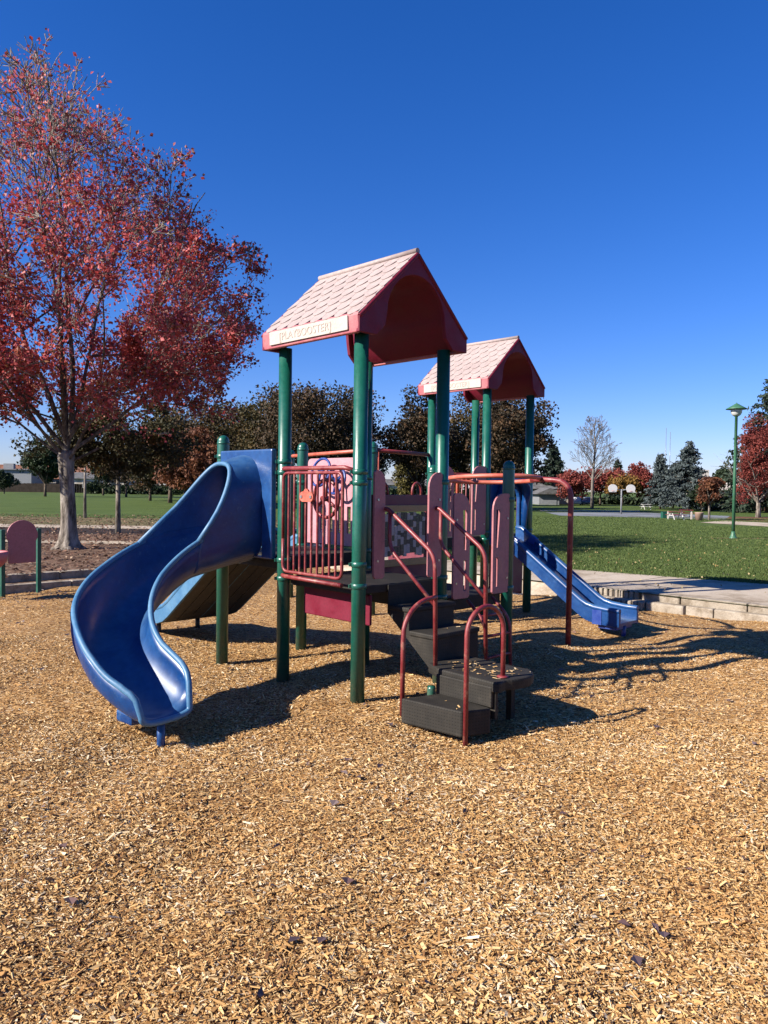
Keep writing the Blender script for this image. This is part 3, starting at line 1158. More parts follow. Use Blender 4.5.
# ---- pink steering panel at the back of the raised deck
pp = MB()
yp = S - .02
outer = [(-.90 * S + .03, 1.19)] + [(-.90 * S + .03 + .05 - .05 * math.cos(q), 2.06 + .05 * math.sin(q)) for q in np.linspace(0, PI / 2, 4)] + \
        [(-.07 * S - .05 + .05 * math.cos(q), 2.11 - .05 + .05 * math.sin(q)) for q in np.linspace(PI / 2, 0, 4)] + [(-.07 * S, 1.19)]
slots = []
for k in range(5):
    xs = -.80 * S + k * .145
    if .0 < k < 5:
        slots.append([(xs, 1.32), (xs + .055, 1.32), (xs + .055, 1.60), (xs, 1.60)])
pp.prism(outer, lambda a, b2, t: (a, t, b2), yp - .012, yp + .012, slots)
pk = pp.build('steering_panel', M['lightpink'], play, bevel=.004)
for (cx, cz, rr, dy, mt) in ((-.50, 1.955, .145, -.16, 'bluewheel'), (-.30, 1.87, .135, -.12, 'bluewheel')):
    wh_ = MB()
    cy = yp + dy
    tl_ = .25
    wh_.tube([(cx + rr * math.cos(q), cy + tl_ * rr * math.sin(q), cz + rr * math.sin(q)) for q in np.linspace(0, 2 * PI, 29)[:-1]], .014, 8, True)
    for q in (30, 150, 270):
        wh_.tube([(cx, cy, cz), (cx + rr * math.cos(R(q)), cy + tl_ * rr * math.sin(R(q)), cz + rr * math.sin(R(q)))], .012, 8)
    wh_.tube([(cx, cy, cz), (cx, yp - .012, cz - .02)], .022, 10)
    wh_.build('play_wheel', M[mt], pk)

# ---- bead panel at the back of the middle deck
bp = MB()
xb_ = .02
bp.prism([(S * 1.08, .73), (S * 1.92, .73), (S * 1.92, 1.68), (S * 1.08, 1.68)], lambda a, b2, t: (t, a, b2), xb_ - .02, xb_ + .015,
         [[(S * 1.14, .95), (S * 1.86, .95), (S * 1.86, 1.54), (S * 1.14, 1.54)]])
bpo = bp.build('bead_panel', M['maroon'], play, bevel=.004)
bpo.location.z = .05
for z0_, z1_ in ((.925, 1.00), (1.50, 1.57)):
    MB().box(xb_ + .017, xb_ + .04, S * 1.115, S * 1.885, z0_, z1_).build('tan_rail', M['tan'], bpo, bevel=.004)
rb = random.Random(4)
ncol, nrow = 15, 7
for c_ in range(ncol):
    yy = S * 1.15 + (S * .70) * (c_ + .5) / ncol
    z_ = 1.01 + rb.uniform(0, .05)
    while z_ < 1.47:
        hh_ = rb.choice((.045, .06, .08))
        if True:
            MB().box(xb_ - .012, xb_ + .012, yy - .022, yy + .022, z_, min(z_ + hh_ - .003, 1.495)).build('bead_tile', M['bead' if rb.random() < .42 else 'black'], bpo)
        z_ += hh_
for yc in (S * 1.22, S * 1.72):
    MB().tube([(xb_, yc - .07, 1.66)] + [(xb_, yc + .07 * math.cos(q), 1.72 + .09 * math.sin(q)) for q in np.linspace(PI, 0, 9)] + [(xb_, yc + .07, 1.66)], .014, 8).build('hand_loop', M['red'], bpo)


# ---- pink entry panels (round-topped boards) beside the deck openings
def board(xp, y0, y1, z0, z1, round_side, slots_=False, off=(0, 0), mt='pink', white=True):
    """board in the plane x = xp; round_side -1 / 1 / 0: which top corner is rounded"""
    r = min(.16, (y1 - y0) * .75)
    p = [(y0, z0 + .02), (y0 + .02, z0), (y1 - .02, z0), (y1, z0 + .02)]
    if round_side >= 0:
        p += [(y1 - r + r * math.cos(q), z1 - r + r * math.sin(q)) for q in np.linspace(0, PI / 2, 7)]
    else:
        p += [(y1, z1 - .02), (y1 - .02, z1)]
    if round_side <= 0:
        p += [(y0 + r - r * math.cos(q), z1 - r + r * math.sin(q)) for q in np.linspace(PI / 2, 0, 7)]
    else:
        p += [(y0 + .02, z1), (y0, z1 - .02)]
    mb = MB()
    hs = []
    if slots_:
        ys = y0 + .05 if round_side < 0 else y1 - .085
        hs = [[(ys, z0 + .07), (ys + .035, z0 + .07), (ys + .035, z0 + .36), (ys, z0 + .36)], [(ys, z0 + .46), (ys + .035, z0 + .46), (ys + .035 + .02 * (1 if round_side < 0 else 0), z1 - .16), (ys - .02 * (1 if round_side > 0 else 0) , z1 - .16)]]
    mb.prism(p, lambda a, b2, t: (t, a, b2), xp - .011, xp + .011, hs)
    o = mb.build('entry_panel', M[mt], play, bevel=.004)
    o.location = (off[0], off[1], 0)
    for zz in (z0 + .15, z1 - .25):
        yy = y0 + .04 if round_side > 0 else y1 - .04
        MB().obox((xp + .014, yy, zz), (.004, 0, 0), (0, .009, 0), (0, 0, .009)).build('bolt', M['steel'], o)
    return o


XP = S + .035
board(XP, .13, .255, 1.03, 1.95, 1)
board(XP, S - .22, S - .04, .995, 1.95, -1)
board(XP, S + .13, S + .37, .76, 1.76, 1, True)
board(XP, 2 * S - .30, 2 * S - .03, .76, 1.76, -1, True)
XB = -S + .035
board(XB, 3 * S + .10, 3 * S + .30, 1.17, 2.1, 1, True, BO)
board(XB, 4 * S - .35, 4 * S - .05, 1.17, 2.12, -1, True, BO)

# ---- stairs down from the first deck to the turning platform
v0, v1 = .33 * S, .90 * S
st = MB()
u1, u2, u3 = S + .00, 1.25 * S, 1.52 * S
prof = [(u1, .965), (u1 + .012, .965), (u1 + .012, .785), (u2, .785), (u2 + .006, .595), (u3, .595), (u3 + .005, .40), (u3 + .005, .32), (u3 - .04, .32), (u1, .72)]
st.prism(prof, lambda a, b2, t: (a, t, b2), v0, v1)
so_ = st.build('stairs', M['rubber'], play, bevel=.014)
for (ua, ub, zt) in ((u1 + .02, u2 + .014, .785), (u2 + .012, u3 + .014, .595)):
    MB().box(ua, ub, v0 - .012, v1 + .012, zt - .035, zt + .008).build('tread', M['rubber'], so_, bevel=.012)

# platform with rounded far side
xa, xb = u3 + .01, 2.32 * S
ya, yb = .17 * S, .72 * S
pf = MB()
poly = [(xa, .265 * S), (1.70 * S, .185 * S), (xb - .06, ya), (xb - .03, ya + .02)]
poly += [(xb - .20 + .20 * math.cos(q), ya + .30 + .26 * math.sin(q)) for q in np.linspace(-.75, PI / 2, 12)]
poly += [(xa + .06, yb), (xa, yb - .06)]
pf.prism(poly, lambda a, b2, t: (a, b2, t), .305, .385)
pfo = pf.build('landing', M['rubber'], play, bevel=.014)
MB().box(1.70 * S, xb - .08, ya + .03, ya + .06, .10, .30).build('apron', M['rubber_plain'], pfo)
for lx__, ly__ in ((xa + .05, yb - .14), (xb - .26, yb - .16)):
    MB().box(lx__, lx__ + .05, ly__, ly__ + .05, -.1, .30).build('support_leg', M['rubber_plain'], pfo)
# green foot seen under the landing edge
MB().lathe([(.035, -.1), (.035, .20), (.03, .22)], (1.605 * S, .225 * S, 0), 14).build('support_leg', M['green'], pfo)
# bottom step, turned towards the front
ls = MB()
poly = [(1.60 * S, .20 * S), (1.59 * S, -.145 * S), (2.15 * S, -.06 * S), (2.23 * S, .02 * S), (2.22 * S, .30 * S), (2.2 * S, .17 * S)]
poly = [(1.62 * S, .165 * S), (1.61 * S, -.135 * S), (2.15 * S, -.085 * S), (2.24 * S, .23 * S), (2.22 * S, .155 * S)]
poly = [(1.73 * S, .19 * S), (1.63 * S, -.14 * S), (2.16 * S, -.075 * S), (2.24 * S, .155 * S)]
ls.prism(poly, lambda a, b2, t: (a, b2, t), .005, .195)
lso = ls.build('bottom_step', M['rubber'], play, bevel=.012)
rs_ = MB().box(1.70 * S, 2.23 * S, .165 * S + .002, .165 * S + .03, .19, .345)
rs_.build('riser', M['rubber'], lso, bevel=.008)

# chips kicked up onto the landing and treads
rgc = np.random.default_rng(8)
nc = 90
k_ = rgc.random(nc)
Cx = np.where(k_ < .84, rgc.uniform(1.62, 2.25, nc) * S, np.where(k_ < .93, rgc.uniform(1.72, 2.15, nc) * S, rgc.uniform(1.03, 1.5, nc) * S))
Cy = np.where(k_ < .84, rgc.uniform(.24, .64, nc) ** 1.0 * S, np.where(k_ < .93, rgc.uniform(-.06, .14, nc) * S, rgc.uniform(.36, .86, nc) * S))
Cz = np.where(k_ < .84, .388, np.where(k_ < .93, .198, np.where(Cx < 1.26 * S, .796, .606)))
aa = rgc.uniform(0, 2 * PI, nc)
ll = rgc.uniform(.008, .024, nc)[:, None]
dd = np.stack([np.cos(aa), np.sin(aa), rgc.normal(0, .1, nc)], 1) * ll
ee = np.stack([-np.sin(aa), np.cos(aa), rgc.normal(0, .15, nc)], 1) * ll * .35
Cn = np.stack([Cx, Cy, Cz + .002], 1)
V = np.stack([Cn - dd - ee * .6, Cn + dd - ee, Cn + dd * .9 + ee, Cn - dd + ee], 1)
o = quads_mesh('scattered_chips', V, 4, [(0, 1, 2, 3)], rgc.uniform(.5, 1, nc), M['chip'])
o.location = (PX, PY, 0)
o.rotation_euler = (0, 0, ANG)
tag(o, 'pale wood chips kicked up onto the black steps', 'wood chips', kind='stuff')

# ---- stair hand rails
for (yv, top) in ((.25 * S, 0), (.88 * S, 0)):
    hr = MB()
    hr.tube(fillet([(S + .03, yv, 1.625), (1.08 * S, yv, 1.62), (1.60 * S, yv, 1.265), (1.62 * S, yv, .38)], .10, 7), .0185, 10)
    hr.tube(fillet([(1.10 * S, yv, 1.60), (1.10 * S, yv, 1.29), (1.61 * S, yv, .86)], .10, 7), .0165, 10)
    hr.build('hand_rail', M['red'], play)
hp = MB()
q0, q1 = Vector((1.615 * S, -.11 * S, 0)), Vector((1.62 * S, .25 * S, 0))
pts = [(q0.x, q0.y, .05), (q0.x, q0.y, .62)]
for q in np.linspace(0, PI / 2, 9)[1:]:
    t = math.sin(q)
    pts.append(tuple(q0.lerp(q1, (1 - math.cos(q)) * .82)) [:2] + (.66 + .27 * t,))
pts.append((q1.x, q1.y, .935))
hp.tube(pts, .0185, 10)
hp.build('grab_hoop', M['red'], play)
hp = MB()
q0, q1 = Vector((2.175 * S, -.05 * S, 0)), Vector((2.20 * S, .34 * S, 0))
pts = [(q0.x, q0.y, -.1), (q0.x, q0.y, .74)]
for q in np.linspace(0, PI, 15)[1:-1]:
    pts.append(tuple(q0.lerp(q1, (1 - math.cos(q)) / 2))[:2] + (.74 + .20 * math.sin(q),))
pts += [(q1.x, q1.y, .74), (q1.x, q1.y, .38)]
hp.tube(pts, .0185, 10)
hp.lathe([(.045, .386), (.045, .394), (.02, .40)], (q1.x, q1.y, 0), 14)
hp.build('grab_hoop', M['red'], play)

# ---- rung ladder up to the middle deck
ld = MB()
for yy in (S + .33, 2 * S - .32):
    ld.tube(fillet([(S + .30, yy, -.1), (S + .28, yy, .55), (S + .06, yy, .74)], .12), .0165, 10)
for zz, dx in ((.22, .29), (.42, .28), (.60, .2)):
    ld.tube([(S + dx, S + .33, zz), (S + dx, 2 * S - .32, zz)], .0145, 8)
ld.build('rung_ladder', M['red'], play)

# ---- overhead ring on a bent pole
rg = MB()
wx, wy = w2loc(1.33, 9.45)
rg.tube([(wx + .62 * math.cos(q), wy + .50 * math.sin(q), 1.925 - .035 * (math.sin(q) * cA + math.cos(q) * sA)) for q in np.linspace(0, 2 * PI, 41)[:-1]], .027, 10, True)
ringo = rg.build('overhead_ring', M['orange'], play)
px_, py_ = w2loc(2.163, 8.918)
d_ = Vector((wx - px_, wy - py_, 0)).normalized()
pl_ = MB()
pl_.tube(fillet([(px_, py_, -.15), (px_, py_, 1.91), (px_ + d_.x * .5, py_ + d_.y * .5, 1.93)], .22, 8), .033, 12)
pl_.build('ring_pole', M['red'], ringo)
MB().tube([(wx - .5, wy + .2, 1.95), (-S + BO[0], 3.5 * S, 1.98), (-S + BO[0], 3.5 * S, 1.2)], .026, 10).build('ring_arm', M['orange'], ringo)
for a_, b2_ in ((-1.02, 3.55), (-.98, 4.55 - .6)):
    pass

# ---- overhead bars behind
ob = MB()
ob.tube([g(-4.2, 3.3, 2.30), g(-2, 3, 2.33)], .028, 10)
ob.build('overhead_bar', M['orange'], play)
MB().tube([g(-2, 3, 2.33), gb(-2, 4, 2.30)], .028, 10).build('overhead_bar', M['red'], play)
MB().tube([(-2 * S + .07, 3 * S + .04, 2.3), (-2 * S + .07, 3 * S + .04, 1.15)], .014, 8).build('guard_bar', M['orange'], play)

# guard bars on the far side of the far deck
gd = MB()
for k in range(1, 10):
    p = gb(-2, 4 + k / 10, 0)
    gd.tube([(p[0], p[1], 1.2), (p[0], p[1], 2.02)], .0105, 6)
    p = gb(-2 + k / 10, 5, 0)
    gd.tube([(p[0], p[1], 1.2), (p[0], p[1], 2.02)], .0105, 6)
gd.tube([gb(-2, 4, 2.03), gb(-2, 5, 2.03), gb(-1, 5, 2.03)], .018, 8)
gd.build('guard_rail', M['red'], play)
# maroon skirt panel beside the far slide
MB().box(-S + BO[0] - .40, -S + BO[0] - .05, 4 * S + BO[1] + .95, 4 * S + BO[1] + .98, .25, 1.02).build('skirt_panel', M['maroon'], play)
MB().box(-S + BO[0] - .03, -S + BO[0] - .0, 4 * S + BO[1] + .14, 4 * S + BO[1] + .90, .30, 1.0).build('skirt_panel', M['maroon'], play)


MB().box(-2 * S + BO[0] + .1, -S + BO[0] - .1, 3 * S + BO[1] + .05, 3 * S + BO[1] + .08, .35, 1.0).build('skirt_panel', M['maroon'], play)


# ---- curved slide
def curved_slide():
    l0, r1, d1, r2, ph, e = .57, 1.352, .543, .871, 1.102, .429
    za, zb_, zt0, zt1, zend = .259, .954, 1.12, 1.02, .17
    hw = .268
    segs = [(l0, 0), (r1 * d1, 1 / r1), (r2 * ph, 1 / r2), (e, 0)]
    tot = sum(s_[0] for s_ in segs)
    NN = 64
    ds = tot / NN
    h, x, y = -PI / 2, -.5 * S - .046, -.035
    bnd = np.cumsum([s_[0] for s_ in segs])
    pts = [(x, y, h)]
    for i in range(NN):
        j = min(int(np.searchsorted(bnd, (i + .5) * ds)), 3)
        c_ = segs[j][1]
        h += c_ * ds / 2
        x += math.cos(h) * ds
        y += math.sin(h) * ds
        h += c_ * ds / 2
        pts.append((x, y, h))

    def smooth(t):
        return t * t * (3 - 2 * t)

    def zfun(t):
        if t < za:
            return zt0 - (zt0 - zt1) * (t / za)
        if t < zb_:
            q = (t - za) / (zb_ - za)
            # steep middle, flattening at the run-out
            return zt1 - (zt1 - zend) * (.82 * q + .18 * smooth(q))
        return zend

    def rims(t):
        ro, ri = .339, .289
        if t < .18:
            k_ = t / .18
            ro, ri = .34 - .001 * k_, .34 - .051 * k_
        if t > .72:
            k_ = smooth(min(1, (t - .72) / .2))
            ro, ri = ro - .12 * k_, ri + .01 * k_
        if t > .925:
            q = (t - .925) / .075
            f_ = math.sqrt(max(0, 1 - q ** 2.2))
            ro, ri = .03 + (ro - .03) * f_, .03 + (ri - .03) * f_
        return ro, ri
    K = 18
    sec_o, sec_i = [], []
    for i, (x, y, h) in enumerate(pts):
        t = i / NN
        z = zfun(t)
        ro, ri = rims(t)
        flo = 1 - .50 * max(0, (t - .80) / .20) ** 2.0
        fli = 1 - .16 * max(0, (t - .94) / .06) ** 2
        deep = .06 * math.sin(PI * min(1, max(0, (t - .1) / .85)))
        lx_, ly_ = -math.sin(h), math.cos(h)
        a_, b2 = [], []
        # chute section: flat-bottomed U from outer rim (right of travel) to inner rim
        for k_ in range(K + 1):
            q = k_ / K
            ang = PI * q
            cx = -math.cos(ang)
            sx = math.copysign(abs(cx) ** .82, cx)
            rim = ro if q < .5 else ri
            zz = z + rim - (rim + deep) * math.sin(ang) ** .85
            s_ = sx * hw * (flo if sx < 0 else fli)
            a_.append(Vector((x + lx_ * s_, y + ly_ * s_, zz)))
        # outside surface: offset outwards and down
        for k_ in range(K + 1):
            q = k_ / K
            cx = -math.cos(PI * q)
            sx = math.copysign(abs(cx) ** .80, cx)
            rim = ro if q < .5 else ri
            zz = z + rim - (rim + deep + .045) * math.sin(PI * q) ** .85
            s_ = sx * (hw * (flo if sx < 0 else fli) + .028)
            b2.append(Vector((x + lx_ * s_, y + ly_ * s_, zz)))
        sec_i.append(a_)
        sec_o.append(b2)
    mb = MB()
    vs_, fs = [], []
    ring = 2 * (K + 1)
    for a_, b2 in zip(sec_i, sec_o):
        vs_ += a_ + b2[::-1]
    for i in range(len(sec_i) - 1):
        for k_ in range(ring):
            k2 = (k_ + 1) % ring
            fs.append((i * ring + k_, i * ring + k2, (i + 1) * ring + k2, (i + 1) * ring + k_))
    fs.append(tuple(range(ring)))
    fs.append(tuple((len(sec_i) - 1) * ring + k_ for k_ in range(ring))[::-1])
    mb.add(vs_, fs, 0, True)
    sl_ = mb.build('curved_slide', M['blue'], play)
    sl_.data.polygons[-1].use_smooth = False
    # rolled rims
    rim_o = [sec_i[i][0].lerp(sec_o[i][0], .5) + Vector((0, 0, .004)) for i in range(len(pts))]
    rim_i = [sec_i[i][-1].lerp(sec_o[i][-1], .5) + Vector((0, 0, .004)) for i in range(len(pts))]
    st_ = int(.92 / ds)
    lip = [sec_i[-1][k_].lerp(sec_o[-1][k_], .5) for k_ in range(K + 1)]
    rm = MB()
    rm.tube(rim_o[st_:] + lip[1:-1] + rim_i[int(.71 / ds):][::-1], .023, 10)
    rm.build('rim', M['fadedblue'], sl_)
    # hood: the tube over the entrance, cut on a slant and running straight into the chute walls
    nh, prof_n = 15, 24
    rows = []
    for k_ in range(prof_n + 1):
        ang = PI * k_ / prof_n               # 0 = outer rim, PI = inner rim
        crown = math.sin(ang)
        ext = (.95 if ang < PI / 2 else .74) * (1 - crown ** .5) + .27 * crown ** .5       # short at the crown, long at the rims
        row = []
        for i in range(nh + 1):
            d_ = ext * i / nh
            fi = min(d_ / ds, NN - 1.001)
            i0 = int(fi)
            f_ = fi - i0
            ra = sec_i[i0][0].lerp(sec_o[i0][0], .5).lerp(sec_i[i0 + 1][0].lerp(sec_o[i0 + 1][0], .5), f_)
            rb2 = sec_i[i0][-1].lerp(sec_o[i0][-1], .5).lerp(sec_i[i0 + 1][-1].lerp(sec_o[i0 + 1][-1], .5), f_)
            h = pts[i0][2]
            cw = -math.cos(ang)
            sx = math.copysign(abs(cw) ** .72, cw)
            sx *= 1 + .26 * max(0, 1 - d_ / .30) ** 2 * crown ** .6
            p = ra.lerp(rb2, (sx + 1) / 2)
            p.z += (.645 - .10 * d_ / .66) * crown ** .68
            row.append(p)
        rows.append(row)
    # carry the hood down over the outside of the chute walls so that both read as one moulding
    def skin(k_, ext):
        out = []
        for i in range(nh + 1):
            fi = min(ext * i / nh / ds, NN - 1.001)
            i0 = int(fi)
            out.append(sec_o[i0][k_].lerp(sec_o[i0 + 1][k_], fi - i0) + Vector((0, 0, .0)))
        return out
    crown_rows = list(rows)
    rows = [skin(k_, .95) for k_ in (5, 4, 3, 2, 1)] + rows + [skin(k_, .74) for k_ in (-2, -3, -4, -5, -6)]
    hd = MB()
    vs_, fs = [], []
    for row in rows:
        vs_ += row
    w_ = nh + 1
    for k_ in range(len(rows) - 1):
        for i in range(nh):
            fs.append((k_ * w_ + i, k_ * w_ + i + 1, (k_ + 1) * w_ + i + 1, (k_ + 1) * w_ + i))
    hd.add(vs_, fs, 0, True)
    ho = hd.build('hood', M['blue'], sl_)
    md = ho.modifiers.new('shell', 'SOLIDIFY')
    md.thickness = .024
    md.offset = 0
    md = ho.modifiers.new('smooth', 'SUBSURF')
    md.levels = md.render_levels = 1
    edge = MB().tube([row[-1] for row in crown_rows], .023, 10)
    edge.build('rim', M['fadedblue'], sl_)
    # wall plate around the entrance
    wp = MB()
    X0, X1 = -S + .075, -.085
    Z0, Z1 = 1.12, 2.15
    hole = [(-.5 * S - .27, 1.14), (-.5 * S + .27, 1.14), (-.5 * S + .27, 1.75)] + [(-.5 * S + .27 * math.cos(q), 1.75 + .27 * math.sin(q)) for q in np.linspace(.2, PI - .2, 9)] + [(-.5 * S - .27, 1.75)]
    wp.prism([(X0, Z0), (X1, Z0), (X1, Z1), (X0, Z1)], lambda a, b3, t: (a, t, b3), -.085, -.025, [hole])
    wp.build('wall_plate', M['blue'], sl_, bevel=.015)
    # skirt box under the run-out and its leg
    x, y, h = pts[-6]
    dx, dy = math.cos(h), math.sin(h)
    sk = MB().obox((x - dx * .20 - dy * .05, y - dy * .20 + dx * .05, .10), (dx * .11, dy * .11, 0), (-dy * .10, dx * .10, 0), (0, 0, .045))
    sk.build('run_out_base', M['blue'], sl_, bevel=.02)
    lx_, ly_ = w2loc(-1.567, 5.43)
    MB().tube([(lx_, ly_, -.15), (lx_, ly_, .13)], .03, 12).build('support_leg', M['blue'], sl_)
    i = 38
    mb = MB()
    a_ = pts[i]
    # seam flange on the outer wall
    o0, o1 = sec_o[44], sec_o[46]
    mb.add(list(o0[:6]) + list(o1[:6]) + [p + (p - sec_i[44][k_]) * .5 for k_, p in enumerate(o0[:6])] + [p + (p - sec_i[46][k_]) * .5 for k_, p in enumerate(o1[:6])],
           [(12 + k_, 13 + k_, 19 + k_, 18 + k_) for k_ in range(5)] + [(k_, k_ + 1, 13 + k_, 12 + k_) for k_ in range(5)] + [(6 + k_, 7 + k_, 19 + k_, 18 + k_) for k_ in range(5)])
    mb.build('seam_flange', M['bluewheel'], sl_)
    return sl_


curved_slide()


# ---- wide double slide leaving the raised deck at the back
def straight_slide(name, base, dirx, width, prof, rail_h, rail_t, bed, rails, under=None, lanes=1, off=(0, 0)):
    """prof: list of (distance, z) of the bed; base = (x, y) of the entrance centre; slides along +-x"""
    n_ = len(prof)
    x0, yc = base
    b_ = MB()
    th = .035
    ys = (yc - width / 2, yc + width / 2)
    P = [(x0 + dirx * d_, z) for d_, z in prof]
    vs_ = [(x, ys[0], z) for x, z in P] + [(x, ys[1], z) for x, z in P] + [(x, ys[0], z - th) for x, z in P] + [(x, ys[1], z - th) for x, z in P]
    fs = []
    for i in range(n_ - 1):
        fs += [(i, i + 1, n_ + i + 1, n_ + i), (2 * n_ + i, 2 * n_ + i + 1, 3 * n_ + i + 1, 3 * n_ + i)]
    fs += [(0, n_, 3 * n_, 2 * n_), (n_ - 1, 2 * n_ - 1, 4 * n_ - 1, 3 * n_ - 1)]
    b_.add(vs_, fs, 0, False)
    o = b_.build(name, bed, play)
    lines = [ys[0], ys[1]] + ([yc] if lanes == 2 else [])
    for yl in lines:
        r_ = MB()
        up_ = rail_h if yl != yc else rail_h * .7
        fn_p = [(x, z - th - .015) for x, z in P] + [(x, z + up_) for x, z in P][::-1]
        r_.prism(fn_p, lambda a, b2, t: (a, t, b2), yl - rail_t / 2, yl + rail_t / 2)
        r_.tube([(x, yl, z + up_) for x, z in P], rail_t * .72, 10)
        r_.build('side_rail', rails, o, bevel=.006)
    if under:
        for k in range(6):
            yy = ys[0] + width * (k + .5) / 6
            s_ = MB()
            fn_p = [(x, z - th - .016) for x, z in P] + [(x, z - th - .001) for x, z in P][::-1]
            s_.prism(fn_p, lambda a, b2, t: (a, t, b2), yy - width / 13, yy + width / 13)
            s_.build('underside_slat', under, o)
    return o


prof = [(0, 1.12), (.08, 1.11), (.16, 1.07)] + [(.16 + 1.0 * t, 1.07 - .72 * t) for t in np.linspace(.1, 1, 8)] + [(1.27, .285), (1.4, .245), (1.6, .22), (1.95, .22), (2.05, .20)]
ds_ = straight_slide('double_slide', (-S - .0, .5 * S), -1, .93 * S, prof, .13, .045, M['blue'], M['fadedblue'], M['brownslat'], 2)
MB().tube([(-2.75 * S, .77 * S, -.1), (-2.75 * S, .77 * S, .19)], .03, 10).build('support_leg', M['black'], ds_)
MB().tube([(-2.75 * S, .25 * S, -.1), (-2.75 * S, .25 * S, .19)], .03, 10).build('support_leg', M['black'], ds_)

# ---- straight slide from the far tower
prof = [(0, 1.10), (.10, 1.09), (.18, 1.03)] + [(.18 + 1.18 * t, 1.03 - .80 * t) for t in np.linspace(.12, 1, 9)] + [(1.45, .185), (1.56, .16), (1.75, .145), (1.92, .145)]
xs, yc = -S + BO[0] + .02, 4.5 * S + BO[1] - .03
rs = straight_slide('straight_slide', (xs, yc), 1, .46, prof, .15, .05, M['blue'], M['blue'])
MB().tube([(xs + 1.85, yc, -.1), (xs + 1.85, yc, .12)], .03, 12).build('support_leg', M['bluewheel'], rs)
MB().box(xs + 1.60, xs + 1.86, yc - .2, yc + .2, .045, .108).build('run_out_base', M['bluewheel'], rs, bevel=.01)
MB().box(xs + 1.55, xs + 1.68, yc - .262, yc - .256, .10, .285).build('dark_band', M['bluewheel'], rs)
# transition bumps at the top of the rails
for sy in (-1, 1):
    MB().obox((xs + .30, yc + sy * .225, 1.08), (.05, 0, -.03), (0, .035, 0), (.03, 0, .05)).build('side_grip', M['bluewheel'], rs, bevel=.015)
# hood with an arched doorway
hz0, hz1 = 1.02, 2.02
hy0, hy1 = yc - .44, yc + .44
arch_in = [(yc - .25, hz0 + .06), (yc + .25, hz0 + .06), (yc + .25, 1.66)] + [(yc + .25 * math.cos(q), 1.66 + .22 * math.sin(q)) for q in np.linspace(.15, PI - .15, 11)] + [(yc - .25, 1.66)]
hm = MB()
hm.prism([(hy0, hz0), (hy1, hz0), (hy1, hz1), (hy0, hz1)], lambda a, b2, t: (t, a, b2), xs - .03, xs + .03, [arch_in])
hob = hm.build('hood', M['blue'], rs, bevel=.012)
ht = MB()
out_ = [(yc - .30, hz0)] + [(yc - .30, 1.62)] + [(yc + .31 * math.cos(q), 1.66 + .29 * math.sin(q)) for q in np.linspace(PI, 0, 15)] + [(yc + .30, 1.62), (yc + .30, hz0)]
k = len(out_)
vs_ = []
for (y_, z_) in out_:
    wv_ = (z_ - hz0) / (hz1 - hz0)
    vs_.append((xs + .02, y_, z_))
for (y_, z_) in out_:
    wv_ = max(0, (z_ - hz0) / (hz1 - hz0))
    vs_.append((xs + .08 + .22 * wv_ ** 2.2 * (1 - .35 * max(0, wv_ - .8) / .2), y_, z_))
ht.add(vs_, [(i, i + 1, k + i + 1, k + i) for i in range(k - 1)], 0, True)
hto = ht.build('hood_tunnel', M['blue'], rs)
md = hto.modifiers.new('shell', 'SOLIDIFY')
md.thickness = .03
md.offset = 0

# ------------------------------------------------------------------ play bench at the left edge
pbw = spot(21, 593, 0)
pb = empty('play_bench', pbw, math.atan2(.40, .36), 'pink round-topped backboard on two thin green posts at the left edge of the pit', 'play bench')
for x in (-.29, .29):
    MB().box(x - .033, x + .033, -.033, .033, -.12, 1.05).build('post', M['dkgreen'], pb, bevel=.008)
mb = MB()
pl_poly = [(-.22, .50), (.22, .50), (.22, .85), (.25, .92)] + [(.25 * math.cos(q), .95 + .25 * math.sin(q)) for q in np.linspace(.1, PI - .1, 15)] + [(-.25, .92), (-.22, .85)]
mb.prism(pl_poly, lambda a, b2, t: (a, t, b2), -.066, -.036)
mb.build('backboard', M['pink'], pb, bevel=.005)
sm_ = MB()
for k in range(2):
    pass
prf = [(.02, .50), (.14, .52), (.24, .60), (.29, .72), (.31, .74), (.33, .72), (.30, .58), (.20, .48), (.02, .46)]
sm_.lathe([(r_, z_) for r_, z_ in prf], (-.68, -.34, 0), 24)
sm_.build('bucket_seat', M['eave'], pb)
MB().tube([(-.68, -.34, -.1), (-.68, -.34, .48)], .04, 12).build('seat_post', M['dkgreen'], pb)

# ------------------------------------------------------------------ trees
def tube_tree(mb, segs, n=6):
    for pts, rs_ in segs:
        mb.tube(pts, rs_, n, caps=False)


